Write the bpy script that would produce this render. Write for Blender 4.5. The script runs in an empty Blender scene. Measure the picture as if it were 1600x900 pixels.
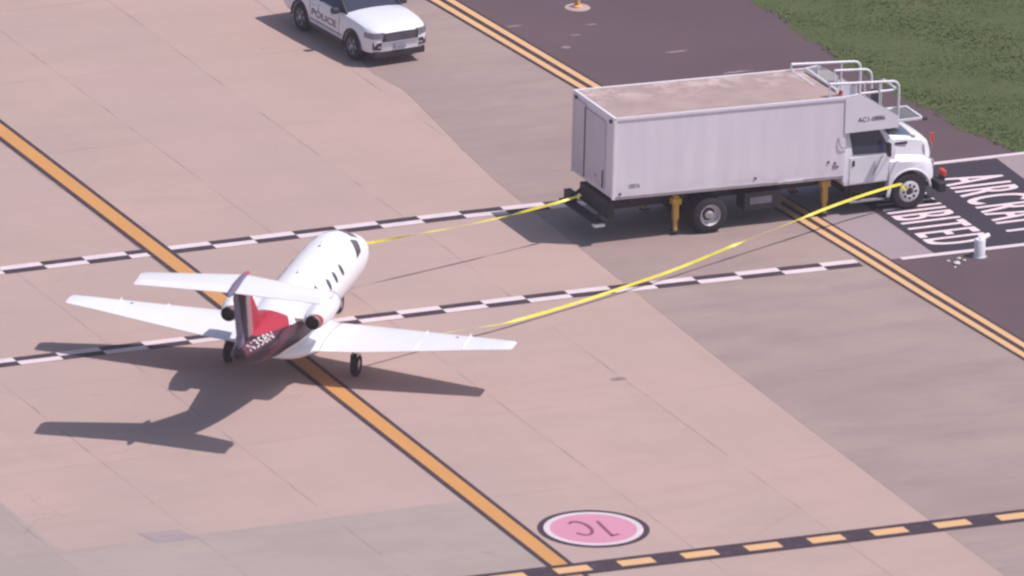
import bpy, bmesh, math, random
from math import sin, cos, pi, radians, sqrt, atan2
from mathutils import Vector, Matrix
random.seed(7)
scene = bpy.context.scene
COL = scene.collection

# ------------------------------------------------------------------ camera
AZ, DEP, ROLL, DIST = radians(-24.8), radians(18.7), radians(1.5), 508.5
Rv = Vector((cos(AZ), sin(AZ), 0)); Fv = Vector((-sin(AZ), cos(AZ), 0)); Zv = Vector((0, 0, 1))
cpos = -Fv * DIST * cos(DEP) + Zv * DIST * sin(DEP)
upv = Fv * sin(DEP) + Zv * cos(DEP)
cx = Rv * cos(ROLL) + upv * sin(ROLL)
cy = -Rv * sin(ROLL) + upv * cos(ROLL)
cz = cx.cross(cy)
cam_d = bpy.data.cameras.new('camera'); cam = bpy.data.objects.new('camera', cam_d); COL.objects.link(cam)
M = Matrix((cx, cy, cz)).transposed().to_4x4(); M.translation = cpos
cam.matrix_world = M
cam_d.sensor_width = 36; cam_d.lens = 675; cam_d.clip_start = 1; cam_d.clip_end = 6000
cam_d.dof.use_dof = True; cam_d.dof.focus_distance = 700; cam_d.dof.aperture_fstop = 3.3
scene.camera = cam
scene.render.resolution_x = 1024; scene.render.resolution_y = 576

# ------------------------------------------------------------------ world, sun, exposure
SUNDIR = Vector((-.525, .287, -1.0)).normalized()
world = bpy.data.worlds.new('World'); scene.world = world; world.use_nodes = True
wn = world.node_tree.nodes; wl = world.node_tree.links
sky = wn.new('ShaderNodeTexSky'); sky.sky_type = 'NISHITA'; sky.sun_disc = False
sky.sun_elevation = math.asin(-SUNDIR.z); sky.sun_rotation = atan2(-SUNDIR.x, -SUNDIR.y)
sky.dust_density = 2.0; sky.altitude = 200
wl.new(sky.outputs[0], wn['Background'].inputs[0]); wn['Background'].inputs[1].default_value = 0.10
sd = bpy.data.lights.new('sun', 'SUN'); sd.energy = 3.6; sd.angle = radians(.53); sd.color = (1.0, .93, .90)
so = bpy.data.objects.new('sun', sd); COL.objects.link(so); so.rotation_euler = SUNDIR.to_track_quat('-Z', 'Y').to_euler()
vs = scene.view_settings
vs.view_transform = 'Standard'; vs.look = 'None'; vs.gamma = 1; vs.use_curve_mapping = False; vs.exposure = 0.16

# ------------------------------------------------------------------ materials
def _nt(name):
    m = bpy.data.materials.new(name); m.use_nodes = True
    return m, m.node_tree.nodes, m.node_tree.links, m.node_tree.nodes['Principled BSDF']

def mixc(n, l, fac, a, b):
    x = n.new('ShaderNodeMix'); x.data_type = 'RGBA'
    for i, v in ((0, fac), (6, a), (7, b)):
        if hasattr(v, 'default_value') or hasattr(v, 'links'): l.new(v, x.inputs[i])
        else: x.inputs[i].default_value = v if i == 0 else (*v, 1)
    return x.outputs[2]

def math_(n, l, op, a, b=None, c=None, clamp=False):
    x = n.new('ShaderNodeMath'); x.operation = op; x.use_clamp = clamp
    for i, v in enumerate((a, b, c)):
        if v is None: continue
        if hasattr(v, 'links'): l.new(v, x.inputs[i])
        else: x.inputs[i].default_value = v
    return x.outputs[0]

def noise(n, l, co, scale, detail=4, sx=1, sy=1, sz=1, rough=.55):
    mp = n.new('ShaderNodeMapping'); mp.inputs['Scale'].default_value = (sx, sy, sz); l.new(co, mp.inputs[0])
    t = n.new('ShaderNodeTexNoise'); t.inputs['Scale'].default_value = scale; t.inputs['Detail'].default_value = detail
    t.inputs['Roughness'].default_value = rough; l.new(mp.outputs[0], t.inputs[0]); return t.outputs[0]

def ramp(n, l, f, lo, hi):
    r = n.new('ShaderNodeMapRange'); r.inputs[1].default_value = lo; r.inputs[2].default_value = hi; r.clamp = True
    l.new(f, r.inputs[0]); return r.outputs[0]

def mat(name, col, rough=.5, metal=0, var=.12, scale=3, bump=0, spec=.5, coat=0, dirt=None, dirt_amt=.3):
    m, n, l, b = _nt(name)
    co = n.new('ShaderNodeTexCoord').outputs['Object']
    f = noise(n, l, co, scale, 5)
    d = tuple(c * (1 - var) for c in col); u = tuple(min(1, c * (1 + var * .6)) for c in col)
    c = mixc(n, l, ramp(n, l, f, .3, .7), d, u)
    if dirt:
        g = noise(n, l, co, scale * .6, 7, 1, 1, .35)
        c = mixc(n, l, math_(n, l, 'MULTIPLY', ramp(n, l, g, .45, .75), dirt_amt), c, dirt)
    l.new(c, b.inputs['Base Color'])
    b.inputs['Roughness'].default_value = rough; b.inputs['Metallic'].default_value = metal
    b.inputs['Specular IOR Level'].default_value = spec; b.inputs['Coat Weight'].default_value = coat
    if bump:
        bp = n.new('ShaderNodeBump'); bp.inputs['Strength'].default_value = bump; bp.inputs['Distance'].default_value = .01
        l.new(noise(n, l, co, scale * 8, 3), bp.inputs['Height']); l.new(bp.outputs[0], b.inputs['Normal'])
    return m

def pavement(name, base, alt, streak=.35, joints=True, streak_col=None, jointstr=.58, patchy=.5):
    """worn concrete / asphalt: broad tone patches, tyre streaks along the road, slab joints, fine grain"""
    m, n, l, b = _nt(name)
    co = n.new('ShaderNodeTexCoord').outputs['Object']
    big = noise(n, l, co, .16, 5)
    c = mixc(n, l, math_(n, l, 'MULTIPLY', ramp(n, l, big, .36, .66), patchy * 2 if patchy < .5 else 1), base, alt)
    st = noise(n, l, co, .55, 7, .45, 1.5, 1, .66)
    sc = streak_col or tuple(x * .72 for x in base)
    c = mixc(n, l, math_(n, l, 'MULTIPLY', ramp(n, l, st, .46, .74), streak), c, sc)
    st2 = noise(n, l, co, 1.1, 7, .5, 1.3, 1, .68)
    c = mixc(n, l, math_(n, l, 'MULTIPLY', ramp(n, l, st2, .55, .8), streak * .8), c, tuple(min(1, x * 1.22) for x in alt))
    mot = noise(n, l, co, 2.6, 8, 1, 1, 1, .7)
    c = mixc(n, l, math_(n, l, 'MULTIPLY', ramp(n, l, mot, .5, .78), .22), c, sc)
    grain = noise(n, l, co, 26, 3)
    c = mixc(n, l, math_(n, l, 'MULTIPLY', ramp(n, l, grain, .3, .75), .16), c, tuple(x * .62 for x in base))
    if joints:
        sep = n.new('ShaderNodeSeparateXYZ'); l.new(co, sep.inputs[0])
        ix = math_(n, l, 'FLOOR', math_(n, l, 'DIVIDE', math_(n, l, 'ADD', sep.outputs[0], .30), 3.85))
        iy = math_(n, l, 'FLOOR', math_(n, l, 'DIVIDE', math_(n, l, 'ADD', sep.outputs[1], 15.08), 11.9))
        cb = n.new('ShaderNodeCombineXYZ'); l.new(ix, cb.inputs[0]); l.new(iy, cb.inputs[1])
        ck = n.new('ShaderNodeTexVoronoi'); ck.feature = 'DISTANCE_TO_EDGE'; ck.inputs['Scale'].default_value = .22
        dn = n.new('ShaderNodeVectorMath'); dn.operation = 'ADD'; nz = n.new('ShaderNodeTexNoise'); nz.inputs['Scale'].default_value = 1.3; nz.inputs['Detail'].default_value = 6
        l.new(co, nz.inputs[0]); l.new(co, dn.inputs[0]); l.new(nz.outputs[1], dn.inputs[1]); l.new(dn.outputs[0], ck.inputs[0])
        crack = math_(n, l, 'SUBTRACT', 1.0, math_(n, l, 'DIVIDE', ck.outputs[0], .006), clamp=True)
        crack = math_(n, l, 'MULTIPLY', crack, ramp(n, l, noise(n, l, co, .28, 3), .54, .62))
        c = mixc(n, l, math_(n, l, 'MULTIPLY', crack, .45), c, tuple(x * .5 for x in base))
        rub = math_(n, l, 'MULTIPLY', ramp(n, l, noise(n, l, co, .35, 5, 1.6, .12, 1, .6), .56, .76), .22)
        c = mixc(n, l, rub, c, tuple(x * .6 for x in base))
        wn_ = n.new('ShaderNodeTexWhiteNoise'); wn_.noise_dimensions = '3D'; l.new(cb.outputs[0], wn_.inputs[0])
        c = mixc(n, l, math_(n, l, 'MULTIPLY', wn_.outputs[0], .55), c, (base[0] * .90, base[1] * .925, base[2] * .97))
        strip = math_(n, l, 'COMPARE', ix, 0.0, .5)
        c = mixc(n, l, math_(n, l, 'MULTIPLY', strip, .22), c, (base[0] * 1.0, base[1] * 1.0, base[2] * .93))
        wob = math_(n, l, 'MULTIPLY', math_(n, l, 'SUBTRACT', noise(n, l, co, .8, 4), .5), .10)
        for ax, off, per, wd, k in ((0, .30, 3.85, .028, 1.0), (1, 15.08, 5.95, .024, .6)):
            v = math_(n, l, 'ADD', sep.outputs[ax], off)
            v = math_(n, l, 'ADD', v, wob)
            v = math_(n, l, 'PINGPONG', v, per / 2)
            # pingpong: 0 at multiples of per
            line = math_(n, l, 'SUBTRACT', 1.0, math_(n, l, 'DIVIDE', v, wd), clamp=True)
            br = ramp(n, l, noise(n, l, co, .5, 5), .40, .62)
            line = math_(n, l, 'MULTIPLY', line, br)
            c = mixc(n, l, math_(n, l, 'MULTIPLY', line, jointstr * k * 1.6, clamp=True), c, tuple(x * .34 for x in base))
    l.new(c, b.inputs['Base Color']); b.inputs['Roughness'].default_value = .92; b.inputs['Specular IOR Level'].default_value = .25
    bp = n.new('ShaderNodeBump'); bp.inputs['Strength'].default_value = .25; bp.inputs['Distance'].default_value = .01
    l.new(grain, bp.inputs['Height']); l.new(bp.outputs[0], b.inputs['Normal'])
    return m

def paint(name, col, wear=.35, under=(.30, .22, .22), rough=.7):
    m, n, l, b = _nt(name)
    co = n.new('ShaderNodeTexCoord').outputs['Object']
    w = ramp(n, l, noise(n, l, co, 3.5, 8, .7, 1.3, 1, .7), .52, .78)
    c = mixc(n, l, math_(n, l, 'MULTIPLY', w, wear), col, under)
    v = ramp(n, l, noise(n, l, co, .9, 4), .35, .65)
    c2 = mixc(n, l, math_(n, l, 'MULTIPLY', v, .15), c, tuple(x * .7 for x in col))
    l.new(c2, b.inputs['Base Color']); b.inputs['Roughness'].default_value = rough; b.inputs['Specular IOR Level'].default_value = .3
    return m

M_CONC = pavement('concrete_apron', (0.478, 0.338, 0.308), (0.415, 0.312, 0.286), .34)
M_CONC_G = pavement('concrete_grey', (0.369, 0.295, 0.275), (0.402, 0.327, 0.297), .30, jointstr=.5)
M_SHOULDER = pavement('concrete_worn', (0.328, 0.242, 0.228), (0.372, 0.282, 0.258), .66, joints=False, streak_col=(.255, .192, .20))
M_ROADC = pavement('concrete_road', (0.321, 0.255, 0.282), (0.352, 0.280, 0.298), .3, joints=False)
M_ASPH = pavement('asphalt', (0.113, 0.075, 0.089), (0.132, 0.088, 0.099), .35, joints=False, streak_col=(.11, .08, .095))
M_WHITE_P = paint('road_paint_white', (.72, .60, .64), .5, (.42, .31, .31))
M_BLACK_P = paint('road_paint_black', (.058, .036, .052), .55, (.20, .14, .155))
M_BLACK_R = paint('road_paint_black_panel', (.046, .036, .054), .25, (.11, .085, .105))
M_YEL_P = paint('road_paint_yellow', (.58, .285, .095), .45, (.44, .28, .18))
M_YEL_L = paint('road_paint_pale_yellow', (.70, .42, .21), .4, (.42, .30, .25))
M_PINK_P = paint('road_paint_pink', (.60, .265, .37), .25, (.52, .33, .37))
M_RING_W = paint('road_paint_ring_white', (.66, .56, .61), .3)
M_GLYPH = paint('road_paint_glyph', (.23, .07, .14), .3, (.45, .2, .3))
M_LETTER = paint('road_paint_letters', (.80, .64, .68), .35, (.34, .25, .28))

# ------------------------------------------------------------------ geometry helpers
def link(name, me, m, parent=None, smooth=False, mats=None):
    o = bpy.data.objects.new(name, me); COL.objects.link(o)
    for x in (mats or [m]): me.materials.append(x)
    if smooth is not False:
        for p in me.polygons: p.use_smooth = True
        if smooth is not True:
            try: me.set_sharp_from_angle(angle=radians(smooth))
            except Exception: pass
    if parent: o.parent = parent
    return o

def tag(o, label=None, cat=None, group=None, kind=None):
    for k, v in (('label', label), ('category', cat), ('group', group), ('kind', kind)):
        if v: o[k] = v
    return o

def empty(name, loc, rz, label, cat, group=None):
    o = bpy.data.objects.new(name, None); COL.objects.link(o); o.location = loc; o.rotation_euler = (0, 0, rz)
    o.empty_display_size = .3
    return tag(o, label, cat, group)

class MB:
    def __init__(s): s.b = bmesh.new()
    def face(s, pts):
        v = [s.b.verts.new(p) for p in pts]; return s.b.faces.new(v)
    def box(s, x0, x1, y0, y1, z0, z1, bev=0, rot=None, at=None):
        r = bmesh.ops.create_cube(s.b, size=1)['verts']
        bmesh.ops.scale(s.b, vec=(abs(x1 - x0), abs(y1 - y0), abs(z1 - z0)), verts=r)
        if bev:
            es = list({e for v in r for e in v.link_edges})
            rr = bmesh.ops.bevel(s.b, geom=es, offset=bev, segments=2, affect='EDGES', profile=.5)
            r = list({v for f in rr['faces'] for v in f.verts} | {v for v in r if v.is_valid})
        if rot: bmesh.ops.rotate(s.b, cent=(0, 0, 0), matrix=rot, verts=r)
        bmesh.ops.translate(s.b, vec=((x0 + x1) / 2, (y0 + y1) / 2, (z0 + z1) / 2), verts=r)
        return s
    def tube(s, path, r, n=10, closed=False, caps=True):
        P = [Vector(p) for p in path]; rs = r if isinstance(r, (list, tuple)) else [r] * len(P)
        rings = []; prev = None
        for i, p in enumerate(P):
            a = P[(i - 1) % len(P)] if (i or closed) else p; c = P[(i + 1) % len(P)] if (i < len(P) - 1 or closed) else p
            t = (c - a).normalized()
            if prev is None: prev = t.orthogonal().normalized()
            prev = (prev - t * prev.dot(t)).normalized(); q = t.cross(prev)
            rings.append([s.b.verts.new(p + (prev * cos(2 * pi * k / n) + q * sin(2 * pi * k / n)) * rs[i]) for k in range(n)])
        m = len(rings)
        for i in range(m if closed else m - 1):
            A, B = rings[i], rings[(i + 1) % m]
            for k in range(n): s.b.faces.new((A[k], A[(k + 1) % n], B[(k + 1) % n], B[k]))
        if caps and not closed:
            s.b.faces.new(rings[0][::-1]); s.b.faces.new(rings[-1])
        return s
    def lathe(s, prof, cen, axis='y', n=28, caps=True, loop=False):
        """prof: (axial, radius) pairs"""
        rings = []
        for a, r in prof:
            ring = []
            for k in range(n):
                u, v = r * cos(2 * pi * k / n), r * sin(2 * pi * k / n)
                p = {'y': (u, a, v), 'x': (a, u, v), 'z': (u, v, a)}[axis]
                ring.append(s.b.verts.new((cen[0] + p[0], cen[1] + p[1], cen[2] + p[2])))
            rings.append(ring)
        for A, B in zip(rings, rings[1:]):
            for k in range(n): s.b.faces.new((A[k], A[(k + 1) % n], B[(k + 1) % n], B[k]))
        if loop:
            A, B = rings[-1], rings[0]
            for k in range(n): s.b.faces.new((A[k], A[(k + 1) % n], B[(k + 1) % n], B[k]))
        elif caps:
            if prof[0][1] > 1e-4: s.b.faces.new(rings[0][::-1])
            if prof[-1][1] > 1e-4: s.b.faces.new(rings[-1])
        return s
    def prism(s, poly, axis, a, b, bev=0):
        """poly of (u,v): axis 'y' -> (x,z); 'x' -> (y,z); 'z' -> (x,y)"""
        f = {'y': lambda u, v, w: (u, w, v), 'x': lambda u, v, w: (w, u, v), 'z': lambda u, v, w: (u, v, w)}[axis]
        A = [s.b.verts.new(f(u, v, a)) for u, v in poly]; B = [s.b.verts.new(f(u, v, b)) for u, v in poly]
        n = len(poly); fs = [s.b.faces.new(A), s.b.faces.new(B[::-1])]
        for k in range(n): fs.append(s.b.faces.new((A[k], B[k], B[(k + 1) % n], A[(k + 1) % n])))
        if bev:
            es = list({e for q in fs for e in q.edges})
            bmesh.ops.bevel(s.b, geom=es, offset=bev, segments=2, affect='EDGES', profile=.5)
        return s
    def loft(s, rings, caps=True, closed=True):
        R = [[s.b.verts.new(p) for p in r] for r in rings]
        for A, B in zip(R, R[1:]):
            n = len(A)
            for k in range(n if closed else n - 1): s.b.faces.new((A[k], A[(k + 1) % n], B[(k + 1) % n], B[k]))
        if caps: s.b.faces.new(R[0][::-1]); s.b.faces.new(R[-1])
        return s
    def build(s, name, m, parent=None, smooth=False, recalc=True):
        if recalc: bmesh.ops.recalc_face_normals(s.b, faces=s.b.faces)
        me = bpy.data.meshes.new(name); s.b.to_mesh(me); s.b.free()
        return link(name, me, m, parent, smooth)

def bake(o):
    """apply an object's modifiers into its mesh"""
    dg = bpy.context.evaluated_depsgraph_get()
    me = bpy.data.meshes.new_from_object(o.evaluated_get(dg)); o.modifiers.clear(); o.data = me
    return o

def cut(o, cutters):
    for c in cutters:
        md = o.modifiers.new('cut', 'BOOLEAN'); md.operation = 'DIFFERENCE'; md.object = c; md.solver = 'EXACT'
    bpy.context.view_layer.update()
    bake(o)
    for c in cutters: bpy.data.objects.remove(c)
    return o

def text_mesh(body, size=1.0, bold=0.0, sp=1.0):
    cu = bpy.data.curves.new('t', 'FONT'); cu.body = body; cu.size = size; cu.resolution_u = 6; cu.offset = bold; cu.space_character = sp
    cu.align_x = 'LEFT'
    ob = bpy.data.objects.new('t', cu); COL.objects.link(ob); bpy.context.view_layer.update()
    me = bpy.data.meshes.new_from_object(ob.evaluated_get(bpy.context.evaluated_depsgraph_get()))
    bpy.data.objects.remove(ob)
    return me

def fit_text(body, bold=0.0, sp=1.0):
    """text mesh normalised to 0..1 in both axes"""
    me = text_mesh(body, 1, bold, sp)
    xs = [v.co.x for v in me.vertices]; ys = [v.co.y for v in me.vertices]
    for v in me.vertices:
        v.co.x = (v.co.x - min(xs)) / (max(xs) - min(xs)); v.co.y = (v.co.y - min(ys)) / (max(ys) - min(ys))
    me.materials.clear()
    return me

def sheet(name, polys, z, m, kind='structure'):
    mb = MB()
    for p in polys: mb.face([(x, y, z) for x, y in p])
    o = mb.build(name, m, recalc=False)
    for p in o.data.polygons:
        pass
    bm = bmesh.new(); bm.from_mesh(o.data)
    for f in bm.faces:
        f.normal_update()
        if f.normal.z < 0: f.normal_flip()
    bm.to_mesh(o.data); bm.free()
    o['kind'] = kind
    return o

# ------------------------------------------------------------------ the ground and its paint (X runs along the roadway)
G = 2500
sheet('ground', [[(-G, -G), (G, -G), (G, G), (-G, G)]], -.004, M_CONC)
# darker worn shoulder concrete beyond the apron slabs
edge = [(2.2, -60), (2.44, -20.6), (2.6, -12), (2.72, -7.06), (2.93, -1.9), (2.98, 0), (3.08, 2.6), (3.2, 6.4),
        (3.3, 8.5), (3.55, 11), (3.78, 13), (4.08, 15.6), (4.16, 16.5), (4.05, 17.2), (3.95, 18.0), (4.2, 20), (4.4, 24), (4.0, 40), (2, 90)]
dbl = [(13.6, -60), (11.35, -20.8), (10.56, -9.33), (10.22, -4), (10.04, -.57), (9.81, 2.94), (9.4, 9), (9.02, 15.07), (8.41, 23.34), (5.5, 60), (3, 90)]
sheet('worn_concrete', [edge + dbl[::-1]], .0, M_SHOULDER)
sheet('grey_concrete', [[(-60, -60), (-7.9, -60), (-7.85, -15.07), (-19.35, -15.1), (-60, -15.2)],
                        [(-60, -15.2), (-19.35, -15.1), (-19.38, -7.0), (-60, -7.0)]], .0, M_CONC_G)
sheet('concrete_patch', [[(-17.0, -14.5), (-15.9, -14.6), (-15.75, -15.35), (-16.85, -15.3)]], .004, M_ROADC)
far = [(60, -60), (60, 90)]
sheet('asphalt_apron', [dbl + [far[1], far[0]]], .004, M_ASPH)
# double yellow edge marking
def offset_line(pts, d0, d1):
    L, Rr = [], []
    for i, (x, y) in enumerate(pts):
        a = pts[max(0, i - 1)]; b = pts[min(len(pts) - 1, i + 1)]
        tx, ty = b[0] - a[0], b[1] - a[1]; q = sqrt(tx * tx + ty * ty); nx, ny = -ty / q, tx / q
        L.append((x + nx * d0, y + ny * d0)); Rr.append((x + nx * d1, y + ny * d1))
    return [[L[i], L[i + 1], Rr[i + 1], Rr[i]] for i in range(len(pts) - 1)]
ROADX0 = 9.7
sheet('concrete_roadway', [[(9.45, 5.66), (9.9, -1.33), (60, -1.85), (60, 5.05), (17.7, 5.46)]], .008, M_ROADC)
sheet('edge_line_backing', offset_line(dbl, -.40, .40), .012, M_BLACK_P)
sheet('edge_line_yellow', offset_line(dbl, -.30, -.09) + offset_line(dbl, .09, .30), .016, M_YEL_L)
# taxiway centreline
cl = [(-7.50, 60), (-7.56, 16.8), (-7.60, 4.6), (-7.68, -4.3), (-7.84, -16.5), (-7.9, -20.9), (-8.1, -60)]
sheet('centreline_backing', offset_line(cl, -.36, .36), .010, M_BLACK_P)
# roadway edges: white and black dashes in two staggered rows
def zipper(name, y_of, x0, x1, phase):
    W, K = [], []
    per, w = 1.22, .30
    k0 = int(math.floor((x0 - phase) / per))
    k = k0
    while phase + k * per < x1:
        a, b = max(x0, phase + k * per), min(x1, phase + (k + 1) * per)
        if -8.0 < (a + b) / 2 < -7.2: pass
        ya, yb = y_of(a), y_of(b)
        up = [(a, ya), (b, yb), (b, yb + w), (a, ya + w)]; dn = [(a, ya - w), (b, yb - w), (b, yb), (a, ya)]
        (K if k % 2 == 0 else W).append(up); (W if k % 2 == 0 else K).append(dn)
        k += 1
    sheet(name + '_white', W, .008, M_WHITE_P); sheet(name + '_black', K, .008, M_BLACK_P)
zipper('roadway_far_edge', lambda x: 6.06 - .03 * x if x > 2 else 6.03 - .004 * abs(x), -60, 9.0, -1.175)
zipper('roadway_near_edge', lambda x: -.98 - .036 * max(0, x - 1), -60, 9.55, -4.9)
sheet('centreline_yellow', offset_line(cl, -.22, .22), .014, M_YEL_P)
# black painted panel with lettering and the solid white edge lines
sheet('warning_panel', [[(11.78, -1.36), (11.78, 5.55), (16.85, 5.42), (16.75, 2.6), (16.6, -1.62)]], .012, M_BLACK_R)
sheet('roadway_solid_line', [[(10.75, -1.50), (60, -2.35), (60, -2.13), (10.75, -1.28)], [(13.5, 5.52), (60, 4.9), (60, 5.1), (13.5, 5.72)]], .016, M_WHITE_P)
def ground_text(name, body, xb, xt, y0, y1, m, z, skew=0):
    me = fit_text(body, 0, 1.2)
    # the reader looks along +X: letter height runs along X, words run towards -Y
    for v in me.vertices:
        u, w = v.co.x, v.co.y
        y = y0 + (y1 - y0) * u
        v.co = (xb(y) + (xt(y) - xb(y)) * w, y, z)
    bm = bmesh.new(); bm.from_mesh(me)
    g2 = bmesh.ops.duplicate(bm, geom=bm.verts[:] + bm.edges[:] + bm.faces[:])['geom']
    bmesh.ops.translate(bm, vec=(0, -.065, .002), verts=[q for q in g2 if isinstance(q, bmesh.types.BMVert)])
    bm.to_mesh(me); bm.free()
    o = link(name, me, m); o['kind'] = 'structure'; return o
ground_text('lettering_aircraft', 'AIRCRAFT', lambda y: 14.42 + .04 * (y - 1), lambda y: 16.34 + .02 * (y - 2), 4.35, -.52, M_LETTER, .02)
ground_text('lettering_prohibited', 'PROHIBITED', lambda y: 11.94 + .03 * y, lambda y: 13.78, 4.95, -.72, M_LETTER, .02)
# holding line: pale yellow dashes on black
DY = lambda x: -20.86 - .0195 * (x + 8)
sheet('dash_line_backing', [[(-60, DY(-60) - .42), (60, DY(60) - .42), (60, DY(60) + .42), (-60, DY(-60) + .42)]], .016, M_BLACK_P)
dash = []
k = -14
while k < 20:
    a = -8.22 + k * 1.765; b = a + .95; yc = lambda x: -20.86 - .0195 * (x + 8)
    dash.append([(a, yc(a) - .22), (b, yc(b) - .22), (b, yc(b) + .20), (a, yc(a) + .20)]); k += 1
sheet('dash_line_yellow', dash, .020, M_YEL_L)
# pink 1C spot
def disc(r0, r1, n=72, c=(-5.94, -18.20)):
    ps = []
    for i in range(n):
        a, b = 2 * pi * i / n, 2 * pi * (i + 1) / n
        if r0 == 0: ps.append([(c[0], c[1]), (c[0] + r1 * cos(a), c[1] + r1 * sin(a)), (c[0] + r1 * cos(b), c[1] + r1 * sin(b))])
        else: ps.append([(c[0] + r0 * cos(a), c[1] + r0 * sin(a)), (c[0] + r1 * cos(a), c[1] + r1 * sin(a)), (c[0] + r1 * cos(b), c[1] + r1 * sin(b)), (c[0] + r0 * cos(b), c[1] + r0 * sin(b))])
    return ps
sheet('spot_marking_ring_black', disc(1.28, 1.44), .004, M_BLACK_P)
sheet('spot_marking_ring_white', disc(1.12, 1.28), .006, M_RING_W)
sheet('spot_marking_pink', disc(0, 1.12), .004, M_PINK_P)
def spot_glyphs():
    """1 and C as thin painted strokes, read from the far side"""
    mb = MB(); c = Vector((-5.94, -18.20)); w = .045
    # local axes: u = reading direction, v = letter up
    ang = radians(180 + 2 - 24.8)
    U = Vector((cos(ang), sin(ang))); V = Vector((-U.y, U.x))
    def stroke(pts):
        for i in range(len(pts) - 1):
            a, b = Vector(pts[i]), Vector(pts[i + 1]); t = (b - a).normalized(); nn = Vector((-t.y, t.x)) * w
            q = [a - t * w * .6 + nn, b + t * w * .6 + nn, b + t * w * .6 - nn, a - t * w * .6 - nn]
            mb.face([(*(c + U * p.x + V * p.y), .010 + .0006 * i) for p in q])
    stroke([(-.62, .40), (-.46, .52), (-.30, -.50)][0:2]); stroke([(-.46, .52), (-.12, -.55)])
    C = []
    for i in range(13):
        t = radians(48 + (312 - 48) * i / 12)
        C.append((.33 + .27 * cos(t) + .14 * -sin(t) * .9, .50 * sin(t)))
    stroke(C)
    o = mb.build('spot_marking_glyphs', M_GLYPH, recalc=False); o['kind'] = 'structure'
spot_glyphs()
# old stain and a darker smear in the concrete
def blob(name, c, rx, ry, m, z, seed, n=26):
    r = random.Random(seed)
    pts = [(c[0] + rx * (1 + r.uniform(-.35, .35)) * cos(2 * pi * i / n), c[1] + ry * (1 + r.uniform(-.35, .35)) * sin(2 * pi * i / n)) for i in range(n)]
    sheet(name, [[(c[0], c[1]), pts[i], pts[(i + 1) % n]] for i in range(n)], z, m)
M_STAIN = paint('oil_stain', (.27, .20, .20), .95, (.40, .29, .29))
blob('pavement_stain', (-.42, -7.7), .20, .12, M_STAIN, .003, 3)
M_SCUFF = paint('pale_scuff', (.27, .20, .215), .9, (.15, .11, .12))
for i, (x, y, a, b_) in enumerate([(9.3, 20.5, .4, .12), (10.6, 19.2, .25, .1), (9.9, 18.3, .2, .2), (12.6, 16.9, .5, .14), (13.4, 14.7, .7, .12), (14.5, 12.9, .4, .2), (11.4, 19.9, .3, .1)]):
    blob('pavement_scuff', (x, y), a * .6, b_ * .6, M_SCUFF, .007, 20 + i)

# grass
def grass_mat():
    m, n, l, b = _nt('grass_soil')
    co = n.new('ShaderNodeTexCoord').outputs['Object']
    c = mixc(n, l, ramp(n, l, noise(n, l, co, .9, 8, .6, 1.2, 1, .7), .35, .7), (.072, .096, .040), (.105, .125, .055))
    c = mixc(n, l, math_(n, l, 'MULTIPLY', ramp(n, l, noise(n, l, co, .35, 6), .62, .8), .6), c, (.22, .15, .11))
    l.new(c, b.inputs['Base Color']); b.inputs['Roughness'].default_value = 1; b.inputs['Specular IOR Level'].default_value = .1
    return m
gedge = [(60, 4.9), (17.75, 5.50), (17.45, 6.1), (17.1, 8.2), (16.9, 10.3), (16.6, 13), (16.5, 15.2), (16.55, 18), (16.62, 20.4), (16.75, 24), (17, 40), (18, 90)]
def gx(y):
    for (xa, ya), (xb, yb) in zip(gedge[1:], gedge[2:]):
        if ya <= y <= yb: return xa + (xb - xa) * (y - ya) / (yb - ya)
    return 18
rr = random.Random(11)
gfine = []
yy = 5.5
while yy < 40:
    gfine.append((gx(yy) + rr.uniform(-.10, .10) + .12 * sin(yy * 2.1), yy)); yy += .22
sheet('grass_ground', [[(90, 5.2), gfine[0]] + gfine + [(18, 90), (90, 90)]], .010, grass_mat())
def grass_blades():
    m, n, l, b = _nt('grass_blade')
    co = n.new('ShaderNodeTexCoord').outputs['Object']
    c = mixc(n, l, ramp(n, l, noise(n, l, co, .7, 7, .5, 1.3, 1, .7), .3, .7), (.078, .118, .036), (.125, .165, .055))
    c = mixc(n, l, ramp(n, l, noise(n, l, co, 6, 3), .55, .75), c, (0.150, 0.143, 0.077))
    l.new(c, b.inputs['Base Color']); b.inputs['Roughness'].default_value = .8; b.inputs['Specular IOR Level'].default_value = .2
    vs_, fs = [], []
    r = random.Random(5)
    for i in range(52000):
        y = r.uniform(5.5, 27); x = gx(y) + abs(r.gauss(0, .05)) - .10 + r.random() ** 1.0 * 15
        if x < gx(y) + .25 and r.random() < .35: continue
        h = r.uniform(.02, .05) * (1 + .5 * sin(x * 1.3 + y) * sin(y * .7)); 
        for q in range(2):
            a = r.uniform(0, 2 * pi); w = r.uniform(.012, .028); dx, dy = cos(a) * w, sin(a) * w
            lx, ly = r.gauss(0, .05), r.gauss(0, .05); ox, oy = r.gauss(0, .03), r.gauss(0, .03)
            k = len(vs_)
            vs_ += [(x + ox - dx, y + oy - dy, .008), (x + ox + dx, y + oy + dy, .008), (x + ox + lx, y + oy + ly, h)]
            fs.append((k, k + 1, k + 2))
    me = bpy.data.meshes.new('grass'); me.from_pydata(vs_, [], fs)
    o = link('grass', me, m)
    tag(o, 'short green grass verge along the asphalt edge', 'grass', kind='stuff')
grass_blades()

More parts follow.
